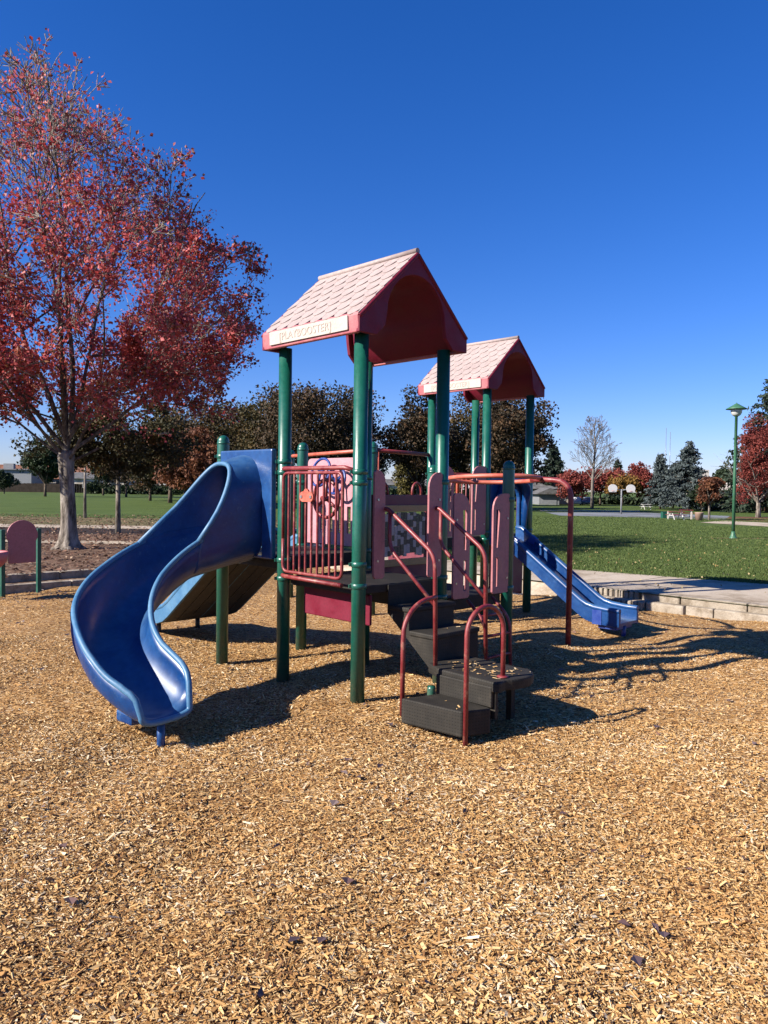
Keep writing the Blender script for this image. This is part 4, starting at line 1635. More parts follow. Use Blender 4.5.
def grow(rnd, p, d, length, r, level, maxl, out, tips, env=None, up=.04, wob=.10, step=None, split=(2, 5), ang=(25, 55), shrink=.55):
    """one branch as a tapering polyline, with children along it"""
    nst = max(3, int(length / (step or .45)))
    pts, rs_ = [p.copy()], [r]
    d = d.normalized()
    q = p.copy()
    kids = []
    for i in range(nst):
        t = (i + 1) / nst
        d = (d + Vector((rnd.gauss(0, wob), rnd.gauss(0, wob), rnd.gauss(0, wob) + up))).normalized()
        q = q + d * (length / nst)
        pts.append(q.copy())
        rs_.append(max(r * (1 - .82 * t), .004))
        if level < maxl and t > .22:
            kids.append((q.copy(), d.copy(), t))
        if env and not env(q):
            break
    out.append((pts, rs_, level))
    for a, b_ in zip(pts[:-1], pts[1:]):
        tips.append((a, b_, level))
    if level < maxl and kids:
        k_ = rnd.randint(*split) + (2 if level == 0 else 0)
        for _ in range(k_):
            kp, kd, t = kids[min(len(kids) - 1, int(len(kids) * rnd.random() ** .8))]
            ax = kd.orthogonal()
            ax.rotate(Matrix.Rotation(rnd.uniform(0, 2 * PI), 3, kd))
            nd = kd.copy()
            nd.rotate(Matrix.Rotation(R(rnd.uniform(*ang)), 3, ax))
            grow(rnd, kp, nd, length * shrink * (1.15 - .55 * t) * rnd.uniform(.75, 1.2), max(r * (1 - .8 * t) * .62, .005), level + 1, maxl, out, tips, env, up, wob * 1.15, step, split, ang, shrink)


def maple():
    base = spot(68, 549)
    t = empty('maple_tree', base, 0, 'big crimson maple with pale grey trunk standing in the leaf bed', 'tree')
    rnd = random.Random(21)
    rg_ = np.random.default_rng(5)
    tr = MB()
    # flared trunk
    n_ = 16
    prof = [(.46, -.1), (.40, .02), (.29, .10), (.225, .24), (.19, .5), (.175, 1.0), (.168, 1.6), (.18, 2.0), (.20, 2.25), (.17, 2.42)]
    vs_ = []
    for (r_, z) in prof:
        for j in range(n_):
            q = 2 * PI * j / n_
            lob = 1 + (.16 if z < .3 else .06) * math.sin(q * 5 + 1) + .04 * math.sin(q * 3 + z * 2)
            vs_.append((r_ * lob * math.cos(q) - .035 * z * .3 + .02 * math.sin(z * 2), r_ * lob * math.sin(q), z))
    fs = [(i * n_ + j, i * n_ + (j + 1) % n_, (i + 1) * n_ + (j + 1) % n_, (i + 1) * n_ + j) for i in range(len(prof) - 1) for j in range(n_)]
    fs.append(tuple((len(prof) - 1) * n_ + j for j in range(n_)))
    tr.add(vs_, fs, 0, True)
    trunk = tr.build('trunk', M['palebark'], t)
    segs, tips = [], []

    def env(q):
        zz = q.z
        if zz > 11.3: return False
        if zz < 6.0:
            rad = 4.4 * math.sqrt(max(0.02, 1 - ((6.0 - zz) / 3.5) ** 2))
        else:
            rad = 4.4 * max(.02, 1 - ((zz - 6.0) / 5.7) ** 1.2) + .12
        return math.hypot(q.x + .15, q.y) < rad * 1.0
    lead = [(-.1, 0, 1, 8.6, .115), (.30, .1, 1, 8.2, .105), (-.42, .2, 1, 7.8, .10), (.62, -.2, 1, 7.0, .09), (-.7, -.1, .95, 6.4, .085), (.1, .65, 1, 7.0, .085), (.12, -.62, 1, 6.8, .085),
            (.9, .3, .75, 5.8, .07), (.8, -.5, .62, 5.4, .065), (-.95, .4, .7, 5.2, .065), (-.5, -.8, .65, 5.2, .06), (.5, .85, .65, 5.2, .06), (1.0, .05, .52, 4.9, .05), (-1.0, -.1, .55, 4.7, .05)]
    for i, (x, y, z, ln, r_) in enumerate(lead):
        z0_ = 2.1 + .3 * (i % 4) / 4 + (.3 if z > .8 else 0)
        grow(rnd, Vector((-.03, 0, z0_)), Vector((x, y, z)), ln * 1.06, r_ * .68, 0, 3, segs, tips, env, .03, .06, .42, (6, 8), (20, 55), .55)
    for i in range(26):                      # low side branches that carry the skirt of the crown
        q = i * 2.399 + rnd.uniform(-.3, .3)
        rr_ = rnd.uniform(.35, 1.1)
        grow(rnd, Vector((math.cos(q) * rr_, math.sin(q) * rr_, 2.9 + rr_ * 1.1 + rnd.uniform(-.2, .4))), Vector((math.cos(q), math.sin(q), rnd.uniform(.0, .45))), rnd.uniform(1.8, 3.2), .026, 1, 3, segs, tips, env, .015, .08, .38, (5, 7), (22, 55), .55)
    br = MB()
    tw = MB()
    for pts, rs_, lv in segs:
        rs_ = [max(x, .0085) for x in rs_]
        if lv >= 2:
            tw.tube(pts, rs_, 4, caps=False)
            continue
        br.tube(pts, rs_, 7 if lv == 0 else (5 if lv == 1 else 4), caps=False)
    br.build('branches', M['limbbark'], t, fixn=False)
    tw.build('twigs', M['twigbark'], t, fixn=False)
    # leaves clustered along the finer branches
    P0 = np.array([a for a, b_, l in tips if l >= 1]); P1 = np.array([b_ for a, b_, l in tips if l >= 1])
    LV = np.array([l for a, b_, l in tips if l >= 1])
    print('maple segs', len(segs), 'tips', len(P0))
    mid = (P0 + P1) / 2
    wgt = np.where(LV >= 2, 1.0, .5)
    # even the density out over the volume, then thin it in loose clumps and towards the bare top
    vox = np.floor(mid / .7).astype(int)
    _, inv, cnt = np.unique(vox, axis=0, return_inverse=True, return_counts=True)
    wgt = wgt / cnt[inv.ravel()] ** .6
    cl = np.sin(mid[:, 0] * 1.7 + 2) * np.sin(mid[:, 1] * 1.9 + 1) * np.sin(mid[:, 2] * 1.6)
    wgt *= np.clip(.78 + .9 * cl, .13, 1.7)
    wgt *= np.where(mid[:, 2] < 5.2, 1.9, 1)
    top = np.clip((mid[:, 2] - 7.0) / 4.0, 0, 1)
    wgt *= 1 - .82 * top ** .8
    # the upper left of the crown has shed most of its leaves
    shed = np.clip((mid[:, 2] - 6.5) / 2, 0, 1) * np.clip(1 - np.abs(mid[:, 0] + 1.2) / .9, 0, 1)
    wgt *= 1 - .75 * shed
    wgt *= np.clip((mid[:, 2] - 2.4) / .7, .0, 1)
    n_ = 74000
    idx = rg_.choice(len(P0), n_, p=wgt / wgt.sum())
    tt = rg_.random((n_, 1))
    Cc = P0[idx] * (1 - tt) + P1[idx] * tt + rg_.normal(0, .11, (n_, 3))
    # hue: red left, brown right mixes leaf colour with baked-in shade, a few orange sprays
    hue = .52 + .16 * np.sin(Cc[:, 0] * .9 + 1.3) * np.sin(Cc[:, 2] * .8) - .06 * np.clip(Cc[:, 0] - .8, 0, 4) + rg_.normal(0, .16, n_)
    spray = (np.sin(Cc[:, 0] * 2.3 + Cc[:, 2] * 1.9) * np.sin(Cc[:, 1] * 2.7 + 1) > .86)
    low = (Cc[:, 2] < 4.3) & (rg_.random(n_) < .22)
    hue = np.where(low, rg_.uniform(.86, 1, n_), hue)
    hue = np.where(spray & (rg_.random(n_) < .5), .93, hue)
    leaves('crown', Cc, .045 + .085 * rg_.random(n_) ** 1.5, hue, M['redleaf'], rg_, t, .8)


maple()


def crown_points(rg_, n_, rx, ry, rz, cz, clumps, cr, zcut=-1.0):
    """leaf centres in clumps over an uneven ellipsoid"""
    d_ = rg_.normal(size=(clumps, 3))
    d_ /= np.linalg.norm(d_, axis=1)[:, None]
    rad = rg_.uniform(.25, 1.0, clumps) ** .6
    az = np.arctan2(d_[:, 1], d_[:, 0])
    q_ = rg_.uniform(0, 6.28, 4)
    rad = rad * (1 + .20 * np.sin(2 * az + q_[0]) * np.cos(3 * d_[:, 2] + q_[1]) + .14 * np.sin(5 * az + q_[2]) + .10 * np.sin(7 * d_[:, 2] + q_[3]))
    c = d_ * rad[:, None] * np.array([rx, ry, rz])
    c[:, 2] = np.maximum(c[:, 2], zcut * rz)
    k = rg_.integers(0, clumps, n_)
    sz = rg_.uniform(.6, 1.3, clumps)[k][:, None]
    o = rg_.normal(size=(n_, 3))
    o *= (rg_.random((n_, 1)) ** .45) / np.maximum(np.linalg.norm(o, axis=1)[:, None], .1)
    return c[k] + o * cr * sz * np.array([1, 1, .75]) + np.array([0, 0, cz]), k


def broad_tree(name, base, h, rx, trunk_h, trunk_r, n_, leaf, material, seed, label, group=None, bark_='brownbark', clumps=60, cr=None, lean=0, zc=None, ry=None, cat='tree', rz_=None):
    rg_ = np.random.default_rng(seed)
    rnd = random.Random(seed)
    t = empty(name, base, 0, label, cat, group)
    mb = MB()
    segs, tips = [], []
    mb.tube([(0, 0, -.2), (.02 * h * lean, 0, trunk_h * .5), (.03 * h * lean, 0, trunk_h)], [trunk_r * 1.35, trunk_r, trunk_r * .85], 10)
    for i in range(7):
        q = 2 * PI * i / 7 + rnd.uniform(-.4, .4)
        grow(rnd, Vector((.03 * h * lean, 0, trunk_h * .92)), Vector((math.cos(q) * .7, math.sin(q) * .7, 1)), (h - trunk_h) * .58, trunk_r * .55, 0, 1, segs, tips, None, .03, .1, h * .06, (2, 3))
    for pts, rs_, lv in segs:
        mb.tube(pts, rs_, 5, caps=False)
    mb.build('trunk', M[bark_], t, fixn=False)
    rz = rz_ or (h - trunk_h * .8) / 2
    zc = zc or (h - rz)
    cr = cr or rx * .32
    Cc, k = crown_points(rg_, n_, rx - cr * .6, (ry or rx) - cr * .6, rz - cr * .5, zc, clumps, cr)
    tint = rg_.random(clumps)[k] * .55 + rg_.random(n_) * .45
    leaves('crown', Cc, leaf * rg_.uniform(.6, 1.3, n_), tint, M[material], rg_, t, .75)
    return t


def conifer(name, base, h, r, material, seed, label, group=None, trunk_h=.12, n_=5000, sag=.25, leaf=.35):
    rg_ = np.random.default_rng(seed)
    rnd = random.Random(seed)
    t = empty(name, base, 0, label, 'tree', group)
    mb = MB()
    mb.tube([(0, 0, -.2), (0, 0, h * .5), (0, 0, h * .99)], [h * .022, h * .014, .015], 8)
    Cs = []
    z = h * trunk_h
    brs = []
    while z < h * .98:
        f = (1 - (z - h * trunk_h) / (h * (1 - trunk_h)))
        for i in range(7):
            q = rnd.uniform(0, 2 * PI)
            ln = r * (f ** .8) * rnd.uniform(.6, 1.12) + .12
            brs.append((z + rnd.uniform(-.1, .1), q, ln))
        z += h * .035
    for z, q, ln in brs:
        p0 = Vector((0, 0, z))
        p1 = Vector((math.cos(q) * ln, math.sin(q) * ln, z - sag * ln + rnd.uniform(-.1, .2)))
        mb.tube([p0, p1], [.03, .01], 4, caps=False)
        Cs.append((p0, p1, ln))
    mb.build('trunk', M['brownbark'], t, fixn=False)
    w_ = np.array([c[2] for c in Cs])
    k = rg_.choice(len(Cs), n_, p=w_ / w_.sum())
    P0 = np.array([c[0] for c in Cs])[k]; P1 = np.array([c[1] for c in Cs])[k]
    tt = rg_.beta(2, 1.3, (n_, 1))
    Cc = P0 + (P1 - P0) * tt + rg_.normal(0, 1, (n_, 3)) * np.array([.12, .12, .07]) * (.4 + r * .25)
    leaves('crown', Cc, leaf * rg_.uniform(.6, 1.2, n_), rg_.random(len(Cs))[k] * .5 + rg_.random(n_) * .5, M[material], rg_, t, .45)
    return t


def hgt(px, ytop, Y):
    """height above the lawn of a point seen at (px, ytop) at distance Y"""
    yh = 488 + .013 * (px - 384)
    return CAM_H + (yh - ytop) / F_PX * Y - GZ


# two smaller trees in the leaf bed and margin
b0 = spot(118, 533)
broad_tree('ornamental_tree', b0, hgt(118, 392, b0.y), 2.6, 2.0, .075, 15000, .12, 'oliveleaf', 31, 'middle-sized olive brown tree with slim pale trunk behind the maple', bark_='palebark', clumps=70, cr=.55)
b0 = spot(85, 518)
broad_tree('young_tree', b0, hgt(85, 430, b0.y), 1.1, 2.6, .06, 700, .13, 'oliveleaf', 32, 'nearly leafless slim young tree on the lawn edge right of the maple trunk', bark_='palebark', clumps=24, cr=.4)

FAR = 'big brown trees behind the play structure'


def far(px, ybase, ytop, halfw, material, seed, label, name='shade_tree', n_=5200, leaf=.30, group=None, th=.22, bark_='brownbark', clumps=70, Y=None, crf=.30):
    if Y is None:
        p = spot(px, ybase)
    else:
        p = at(px, Y)
    h = hgt(px, ytop, p.y)
    rx = halfw / F_PX * p.y
    return broad_tree(name, p, h, rx, h * th, h * .016 + .03, int(n_ * 1.8), leaf * .74, material, seed, label, group, bark_, int(clumps * 1.3), rx * crf)


# the brown tree mass behind the play structure
far(312, 0, 374, 70, 'brownleaf', 41, 'broad dark brown oak filling the gap between the first tower posts', n_=12000, Y=58, leaf=.30, clumps=120)
far(262, 0, 385, 50, 'oliveleaf', 141, 'olive brown oak just left of the first tower post', n_=8500, Y=63, leaf=.30, clumps=100)
far(222, 0, 396, 55, 'brownleaf', 42, 'dark brown oak showing above the hood of the curved slide', n_=9500, Y=66, leaf=.32, clumps=110)
far(352, 0, 398, 36, 'brownleaf', 142, 'brown oak right behind the nearest green post', n_=6000, Y=67, leaf=.32, clumps=80)
far(418, 0, 397, 42, 'brownleaf', 43, 'brown oak between the two roofed towers', n_=8000, Y=60, leaf=.30, clumps=90)
far(466, 0, 392, 44, 'oliveleaf', 143, 'olive brown oak behind the left posts of the far tower', n_=8000, Y=64, leaf=.30, clumps=90)
far(510, 0, 385, 46, 'brownleaf', 44, 'wide brown oak behind the far roofed tower', n_=10000, Y=57, leaf=.30, clumps=120)
far(170, 0, 408, 48, 'oliveleaf', 144, 'olive brown tree under the right side of the maple crown', n_=7500, Y=70, leaf=.32, clumps=100)
far(262, 0, 452, 40, 'greenleaf', 145, 'dark low tree behind the curved slide plate', n_=4000, Y=84, leaf=.4, th=.1)
far(195, 0, 458, 36, 'greenleaf', 146, 'dark low tree left of the curved slide mouth', n_=4000, Y=92, leaf=.4, th=.1)
far(500, 0, 452, 34, 'brownleaf', 147, 'low brown tree between the far tower posts', n_=4000, Y=78, leaf=.36, th=.1)
far(185, 0, 425, 40, 'rustleaf', 45, 'russet tree left of the curved slide hood', n_=5500, Y=58, leaf=.34)
far(150, 0, 440, 36, 'brownleaf', 46, 'dull brown tree between the slim trunk and the russet tree', n_=4800, Y=78, leaf=.34)
far(203, 0, 440, 20, 'rustleaf', 47, 'small orange brown tree just above the curved slide rim', n_=3400, Y=55, leaf=.32)
far(407, 0, 455, 17, 'yellowgreen', 48, 'yellow green tree between the domed post and the second tower', n_=2600, Y=75, leaf=.3)
far(458, 0, 453, 14, 'yellowgreen', 49, 'pale yellow tree seen between the towers above the red ring', n_=2000, Y=85, leaf=.3)
far(350, 0, 446, 40, 'greenleaf', 50, 'dark evergreen bush-like tree low behind the pink steering panel', n_=4200, Y=90, leaf=.4)
far(45, 0, 436, 24, 'greenleaf', 52, 'green leafy tree left of the maple trunk near the far fence', n_=4200, Y=95, leaf=.42)
far(103, 0, 452, 15, 'greenleaf', 53, 'dark green tree between the maple trunk and the slim tree', n_=2200, Y=110, leaf=.42)
far(4, 0, 470, 14, 'greenleaf', 54, 'low dark shrubby tree at the left edge before the far fence', n_=2000, Y=115, leaf=.42)
far(126, 0, 447, 30, 'brownleaf', 55, 'dark brown tree beyond the slim pale trunk', n_=3600, Y=100, leaf=.4)
# right side
far(570, 0, 470, 17, 'scarletleaf', 60, 'dull red tree behind the bent red pole', n_=2600, Y=82, leaf=.32, th=.28)
far(600, 0, 466, 28, 'scarletleaf', 61, 'wide red tree behind the bare tree', n_=3400, Y=86, leaf=.34, th=.28)
far(622, 0, 471, 20, 'goldleaf', 62, 'golden orange tree behind the basketball hoops', n_=3000, Y=84, leaf=.32, th=.28)
far(646, 0, 468, 15, 'scarletleaf', 63, 'red tree right of the basketball hoops', n_=2600, Y=84, leaf=.32, th=.28)
far(637, 0, 459, 14, 'scarletleaf', 66, 'taller thin red tree half behind the spruce group', n_=1800, Y=92, leaf=.32, th=.28)
b0 = spot(709, 520)
broad_tree('autumn_tree', b0, hgt(709, 472, b0.y), 13 / F_PX * b0.y, 1.0, .06, 3600, .13, 'rustleaf', 64, 'small round brown tree with thin pale trunk near the trash can', bark_='palebark', clumps=50, cr=.28)
b0 = spot(758, 517.5)
broad_tree('autumn_tree', b0, hgt(770, 412, b0.y), 1.75, 1.0, .14, 17000, .115, 'scarletleaf', 65, 'large brick red tree at the right edge beside the lamp', bark_='palebark', clumps=90, cr=.55)
b0 = at(768, 62)
conifer('redwood_tree', b0, hgt(768, 378, 62), 4.6, 'fir', 66, 'tall dark green conifer behind the brick red tree', n_=9000, leaf=.42, trunk_h=.06)
conifer('fir_tree', at(552, 92), hgt(552, 443, 92), 2.6, 'fir', 67, 'dark green conifer left of the bare tree', n_=4500, leaf=.5)
conifer('fir_tree', at(617, 120), hgt(617, 459, 120), 2.2, 'fir', 68, 'small distant conifer above the golden tree', n_=2500, leaf=.5)
conifer('spruce_tree', at(660, 70), hgt(660, 453, 70), 1.5, 'spruce', 69, 'narrow grey green conifer left of the big blue spruce', n_=4200, leaf=.32, trunk_h=.14)
conifer('spruce_tree', at(688, 66), hgt(688, 442, 66), 2.6, 'spruce', 70, 'broad blue grey spruce behind the picnic tables', n_=7000, leaf=.34, trunk_h=.14)
conifer('spruce_tree', at(673, 74), hgt(673, 462, 74), 1.7, 'spruce', 71, 'low grey spruce squeezed between the two taller ones', n_=3000, leaf=.34, trunk_h=.14)
far(725, 0, 465, 16, 'greenleaf', 72, 'dark green round tree behind the pale house', n_=2600, Y=110, leaf=.45)
far(702, 0, 480, 14, 'greenleaf', 73, 'dark bush-like tree behind the small brown tree', n_=2400, Y=64, leaf=.28, th=.08)


# the bare tree
def bare():
    p = spot(592, 508)
    h = hgt(592, 414, p.y)
    t = empty('bare_tree', p, 0, 'tall leafless tree with fine grey twigs beyond the lawn', 'tree')
    rnd = random.Random(9)
    mb = MB().tube([(0, 0, -.2), (0, 0, h * .3), (.02 * h, 0, h * .65), (0, 0, h * .93)], [h * .02, h * .015, h * .009, .01], 8)
    mb.build('trunk', M['greybark'], t, fixn=False)
    segs, tips = [], []
    for i in range(34):
        z = h * (.27 + .6 * i / 34)
        q = i * 2.4 + rnd.uniform(-.3, .3)
        f = 1 - (z / h - .27) / .8
        grow(rnd, Vector((.012 * h, 0, z)), Vector((math.cos(q) * .75, math.sin(q) * .75, .95)), h * .30 * f + .4, .035 * f + .012, 0, 2, segs, tips, None, .04, .08, h * .035, (4, 6), (20, 45), .5)
    br = MB()
    for pts, rs_, lv in segs:
        br.tube(pts, [max(x, .012) for x in rs_], 4, caps=False)
    br.build('branches', M['greybark'], t, fixn=False)


bare()

# ------------------------------------------------------------------ street furniture and court things
lp = spot(733, 538.5)
H_ = hgt(737, 405, lp.y)
lamp = empty('street_lamp', lp, 0, 'green park lamp with a conical hat over a frosted globe on the lawn', 'lamp post')
MB().lathe([(.13, -.1), (.13, .03), (.10, .06), (.07, .16), (.058, .25)], (0, 0, 0), 18).build('base', M['green2'], lamp)
MB().lathe([(.055, .24), (.052, H_ * .5), (.048, H_ - .42), (.07, H_ - .41), (.07, H_ - .36), (.05, H_ - .34)], (0, 0, 0), 18).build('pole', M['green2'], lamp)
MB().lathe([(.08, H_ - .40), (.14, H_ - .36), (.185, H_ - .27), (.19, H_ - .20), (.17, H_ - .13)], (0, 0, 0), 20).build('globe', M['globe'], lamp)
MB().lathe([(.18, H_ - .135), (.345, H_ - .165), (.35, H_ - .15), (.24, H_ - .085), (.13, H_ - .02), (.05, H_ + .03), (.015, H_ + .045), (.012, H_ + .075)], (0, 0, 0), 24).build('lamp_shade', M['green2'], lamp)
sheet('path', [[(lp.x - .9, lp.y - .22), (lp.x + 1.6, lp.y - .22), (lp.x + 1.6, lp.y + .22), (lp.x - .9, lp.y + .22)]], M['drygrass'], GZ + .01, False)

hp_ = spot(621, 514.3)
hoop = empty('basketball_hoop', hp_, 0, 'twin basketball hoop with two white fan backboards on one grey pole', 'basketball hoop')
zz = hgt(621, 488.5, hp_.y)
MB().tube([(0, 0, -.2), (0, 0, zz - .05)], .05, 10).build('pole', M['grey'], hoop)
k_ = hp_.y / F_PX
for sx in (-1, 1):
    x = sx * 9 * k_
    MB().tube([(0, 0, zz - .12), (x, 0, zz - .02)], .03, 8).build('arm', M['grey'], hoop)
    mb = MB()
    rr = 4.6 * k_
    poly = [(x - rr * .75, zz - rr * .8), (x + rr * .75, zz - rr * .8)] + [(x + rr * math.cos(q), zz + rr * .9 * math.sin(q)) for q in np.linspace(-.1, PI + .1, 13)]
    mb.prism(poly, lambda a, b2, t: (a, t, b2), -.05 - .02, -.02)
    bo = mb.build('backboard', M['white'], hoop, bevel=.004)
    MB().tube([(x + .12 * math.cos(q), -.20 + .12 * math.sin(q), zz - rr * .55) for q in np.linspace(0, 2 * PI, 17)[:-1]], .01, 6, True).build('rim', M['orange'], bo)

# picnic tables
def picnic(px, py, rz, label, col='red', sc=1.0):
    p = spot(px, py)
    t = empty('picnic_table', p, rz, label, 'picnic table', 'picnic tables beside the court')
    t.scale = (.62, .62, .62)
    MB().box(-.8 * sc, .8 * sc, -.36, .36, .70, .75).build('table_top', M[col], t, bevel=.01)
    for s_ in (-1, 1):
        MB().box(-.8 * sc, .8 * sc, s_ * .62 - .13, s_ * .62 + .13, .42, .46).build('seat', M[col], t, bevel=.01)
        mb = MB()
        x = s_ * .55 * sc
        mb.obox((x, -.33, .36), (.03, 0, 0), (0, .03, 0), (0, .26, .36))
        mb.obox((x, .33, .36), (.03, 0, 0), (0, .03, 0), (0, -.26, .36))
        mb.box(x - .025, x + .025, -.7, .7, .37, .42)
        mb.build('leg', M['white' if col == 'red' else col], t)


picnic(676, 519.6, .15, 'red picnic table with pale legs, nearest the green bin', 'red', .85)
picnic(686, 517.2, -.2, 'red picnic table half hidden behind the front one', 'red', .8)
picnic(646, 509.5, .1, 'white picnic table on the grass beyond the court', 'white', .8)

# bins and bollards
p = spot(699, 520.3)
tc_ = empty('trash_can', p, 0, 'tan tapered trash can between the picnic tables and the small brown tree', 'trash can')
s_ = p.y / F_PX
MB().lathe([(3.2 * s_, 0), (4.2 * s_, 7.0 * s_), (4.35 * s_, 7.2 * s_), (4.35 * s_, 7.9 * s_), (3.9 * s_, 8.0 * s_), (3.6 * s_, 7.6 * s_)], (0, 0, 0), 20).build('body', M['tancan'], tc_)
MB().lathe([(3.5 * s_, 7.55 * s_), (3.4 * s_, 7.7 * s_), (.5 * s_, 7.7 * s_)], (0, 0, 0), 20).build('opening', M['black'], tc_)
p = spot(664, 518.3)
gb_ = empty('utility_box', p, .1, 'dark green utility box at the court edge', 'utility box')
MB().box(-.15, .15, -.14, .14, 0, .36).build('cabinet', M['dkgreen'], gb_, bevel=.01)
MB().box(-.16, .16, -.15, .15, .36, .39).build('lid', M['dkgreen'], gb_, bevel=.008)
for i, (px, py, lb) in enumerate(((691.5, 519.4, 'pale bollard post just left of the trash can'), (668, 518.6, 'pale bollard post just right of the green utility box'))):
    mb = MB().box(-.045, .045, -.045, .045, -.1, .40)
    mb.lathe([(.055, .40), (.055, .43), (.02, .45)], (0, 0, 0), 12)
    o = mb.build('bollard', M['plate'], None, bevel=.01, loc=spot(px, py))
    tag(o, lb, 'bollard', 'pale bollards at the court')


# ------------------------------------------------------------------ buildings, walls, fences, cars
def house(name, px, Y, w_, d_, hw_, hr, wallm, roofm, label, wins=(), rz=0, ridge='x', door=None, cat='house', chim=None):
    t = empty(name, at(px, Y), rz, label, cat)
    MB().box(-w_ / 2, w_ / 2, 0, d_, -.2, hw_).build('wall', M[wallm], t)
    mb = MB()
    o_ = .45
    if ridge == 'x':
        mb.prism([(-o_, hw_), (d_ / 2, hw_ + hr), (d_ + o_, hw_)], lambda a, b2, t_: (t_, a, b2), -w_ / 2 - o_, w_ / 2 + o_)
    else:
        mb.prism([(-w_ / 2 - o_, hw_), (0, hw_ + hr), (w_ / 2 + o_, hw_)], lambda a, b2, t_: (a, t_, b2), -o_, d_ + o_)
    rf = mb.build('roof', M[roofm], t)
    if chim:
        MB().box(chim[0] - chim[1] / 2, chim[0] + chim[1] / 2, d_ * .4, d_ * .4 + .9, hw_, chim[2]).build('chimney', M[wallm], rf)
    for (x, z, ww, wh2) in wins:
        f = MB().box(x - ww / 2 - .06, x + ww / 2 + .06, -.06, -.003, z - .06, z + wh2 + .06).build('window', M['white'], t)
        MB().box(x - ww / 2, x + ww / 2, -.075, -.062, z, z + wh2).build('pane', M['window'], f)
    if door:
        MB().box(door[0] - door[1] / 2, door[0] + door[1] / 2, -.05, -.003, 0, door[2]).build('door', M['grey'], t)
    return t


house('house', 8, 150, 9, 8, 4.2, 0.3, 'grey', 'grey_roof', 'grey blocky house top at the far left edge', [(0, 2.5, 1.2, 1.2)], chim=(-1.5, 2.0, 5.5))
house('house', 24, 170, 22, 10, 2.6, 3.2, 'stucco', 'roof_tile', 'low house with terracotta roof between the left edge and the green tree', [(-4, 1, 1.5, 1.2), (3, 1, 1.5, 1.2)])
house('house', 74, 160, 14, 9, 2.6, 3.2, 'stucco', 'roof_tile', 'low house with terracotta roof just right of the maple trunk', [(-3, 1, 1.5, 1.2)])
house('house', 98, 140, 11, 9, 2.6, 1.2, 'stucco', 'grey_roof', 'low pale house with grey roof behind the slim tree', [(-2, 1, 1.5, 1.2), (3, 1, 1.3, 1.2)])
house('house', 405, 150, 20, 9, 2.2, 1.2, 'stucco', 'grey_roof', 'long pale house seen above the bead panel', [(-4, .8, 1.8, 1.2), (5, .8, 1.8, 1.2)])
house('house', 545, 90, 3.4, 5, 1.75, 1.0, 'stucco', 'grey_roof', 'white two storey house at the foot of the dark conifer', [(-.8, .9, .6, .6), (.6, .9, .6, .6), (.6, .1, .6, .5)])
house('garage', 549, 84, 2.2, 4, 1.15, .7, 'grey', 'grey_roof', 'dark grey gabled garage below the conifer', ridge='y', door=(0, 1.6, 1.0), cat='garage')
house('house', 562, 88, 1.8, 4, 1.3, .4, 'stucco', 'grey_roof', 'small white house end behind the bent red pole', [(0, .5, .6, .5)])
house('house', 752, 80, 8.4, 8, 1.85, .8, 'stucco', 'stucco', 'long cream house behind the lamp post', [(-2.6, .8, .9, .8), (1.6, .8, .9, .8)], chim=(-3.6, .8, 4.0))
mb = MB()
for i in range(7):
    mb.box(i * 1.5, i * 1.5 + 1.49, -.08, .08, -.2, .72)
for i in range(8):
    mb.box(i * 1.5 - .09, i * 1.5 + .08, -.12, .12, -.2, .80)
o = mb.build('garden_wall', M['brickwall'], loc=at(722, 68))
tag(o, 'low brown block wall in front of the cream house', 'wall')

# board fence across the far side of the left field
fe = empty('fence', at(-130, 140), 0, 'dark brown board fence along the far side of the left field', 'fence')
rf_ = random.Random(3)
mb = MB()
x = 0
i = 0
while x < 95:
    h_ = 1.62 + rf_.uniform(-.03, .03)
    mb.box(x, x + .29, 0, .03, 0, h_)
    x += .30
mb.build('boards', M['wood_fence'], fe)
mb = MB()
for k in range(32):
    mb.box(k * 3, k * 3 + .12, .035, .15, -.2, 1.7)
mb.build('fence_posts', M['wood_fence'], fe)
mb = MB()
for z_ in (.4, 1.3):
    mb.box(0, 95, .03, .07, z_, z_ + .09)
mb.build('rails', M['wood_fence'], fe)


# hedges: dark masses under the far trees
def hedge(name, px0, px1, Y, h, seed, label, material='greenleaf', leaf=.35, n_=2600):
    rg_ = np.random.default_rng(seed)
    a = at(px0, Y); b_ = at(px1, Y)
    L_ = b_.x - a.x
    Cc = np.stack([rg_.uniform(0, L_, n_), rg_.normal(0, .5, n_), rg_.random(n_) ** .7 * h * (1 + .0)], 1)
    Cc[:, 2] *= .8 + .25 * np.sin(Cc[:, 0] * 1.1) * np.sin(Cc[:, 0] * .37 + 1)
    o = leaves(name, Cc, leaf * rg_.uniform(.6, 1.3, n_), rg_.random(n_), M[material], rg_)
    o.location = a
    tag(o, label, 'hedge')
    return o


hedge('hedge', 86, 275, 128, 1.9, 81, 'long dark hedge along the far field edge left of the play structure', n_=6500, leaf=.5)
hedge('hedge', 280, 520, 105, 2.1, 82, 'dark hedge low behind the play structure', n_=6500, leaf=.5)
hedge('hedge', 563, 705, 92, 1.05, 83, 'dark hedge under the row of red trees', n_=5200, leaf=.42)
hedge('hedge', 690, 728, 70, 1.7, 84, 'dense dark hedge between the small brown tree and the cream house', n_=2600, leaf=.34)


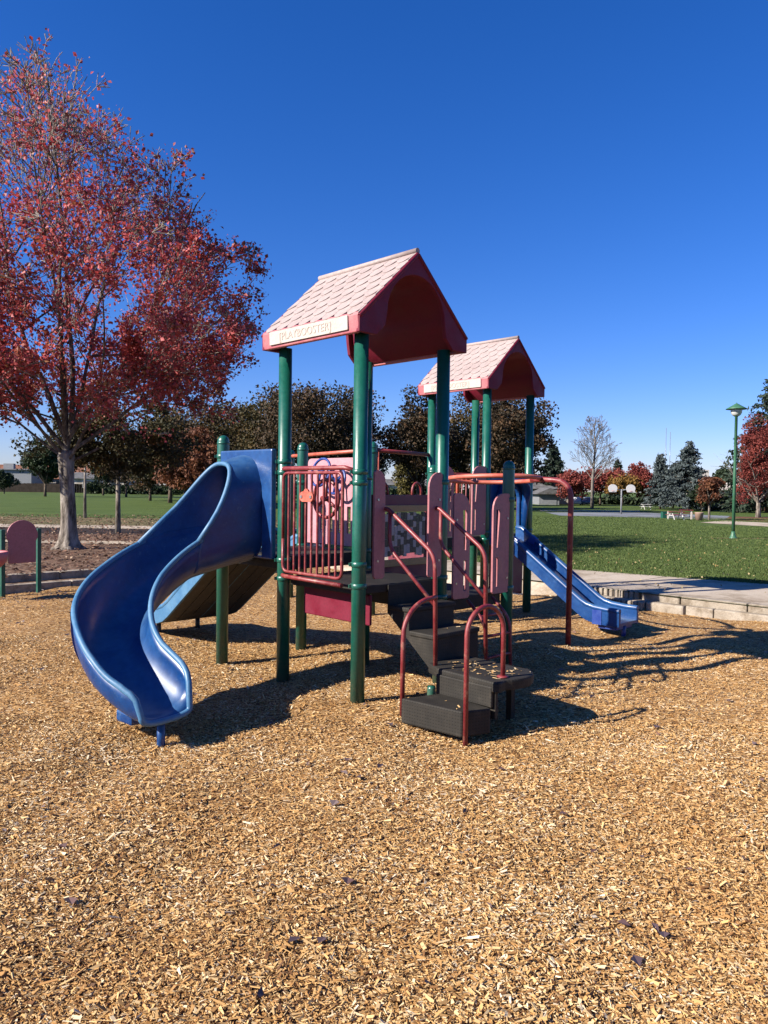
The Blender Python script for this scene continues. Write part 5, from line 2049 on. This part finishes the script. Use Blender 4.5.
def car(px, Y, rz, mt, label):
    t = empty('parked_car', at(px, Y), rz, label, 'car', 'cars parked beyond the lawn')
    t.scale = (.62, .62, .62)
    mb = MB()
    side = [(-2.1, .30), (-2.15, .62), (-2.0, .82), (-1.15, .90), (-.55, 1.38), (.75, 1.42), (1.45, .98), (2.05, .90), (2.15, .60), (2.1, .30)]
    mb.prism(side, lambda a, b2, t_: (a, t_, b2), -.82, .82)
    mb.build('body', M[mt], t, bevel=.06)
    wn = MB()
    wn.prism([(-1.0, .93), (-.52, 1.32), (.05, 1.34), (.05, .93)], lambda a, b2, t_: (a, t_, b2), -.828, .828)
    wn.prism([(.12, .93), (.12, 1.34), (.72, 1.34), (1.25, .97)], lambda a, b2, t_: (a, t_, b2), -.828, .828)
    wn.build('window', M['window'], t)
    for x in (-1.35, 1.35):
        for y_ in (-.76, .76):
            w2 = MB().tube([(x, y_ - .1, .32), (x, y_ + .1, .32)], .32, 16)
            w2.build('wheel', M['black'], t)


car(576, 84, 1.35, 'carwhite', 'white car parked right of the bent red pole')
car(588, 85, 1.2, 'carsilver', 'grey car parked left of the bare trunk')

# radio masts far away
for i, (px, lb) in enumerate(((664.3, 'left of the two thin radio masts on the horizon'), (668.5, 'right of the two thin radio masts on the horizon'))):
    Y = 420
    p = at(px, Y)
    H2 = hgt(px, 428 + 4 * i, Y)
    mb = MB()
    for k in range(3):
        q = 2 * PI * k / 3
        mb.tube([(.10 * math.cos(q), .10 * math.sin(q), 0), (.06 * math.cos(q), .06 * math.sin(q), H2)], .09, 5)
    for zz in np.arange(3, H2, 6):
        mb.lathe([(.13, zz), (.13, zz + .12)], (0, 0, 0), 6)
    o = mb.build('radio_mast', M['carsilver'], loc=p, fixn=False)
    tag(o, lb, 'radio mast', 'radio masts')


# ------------------------------------------------------------------ exposure partner: one common albedo scale for every painted or natural surface
for m in bpy.data.materials:
    if not m.use_nodes:
        continue
    n = m.node_tree
    for nd in list(n.nodes):
        if nd.type in ('BSDF_PRINCIPLED', 'BSDF_TRANSLUCENT'):
            sock = nd.inputs['Base Color' if nd.type == 'BSDF_PRINCIPLED' else 'Color']
            if sock.is_linked:
                src = sock.links[0].from_socket
                n.links.new(mixc(n, 1.0, src, (.74, .74, .74), 'MULTIPLY'), sock)
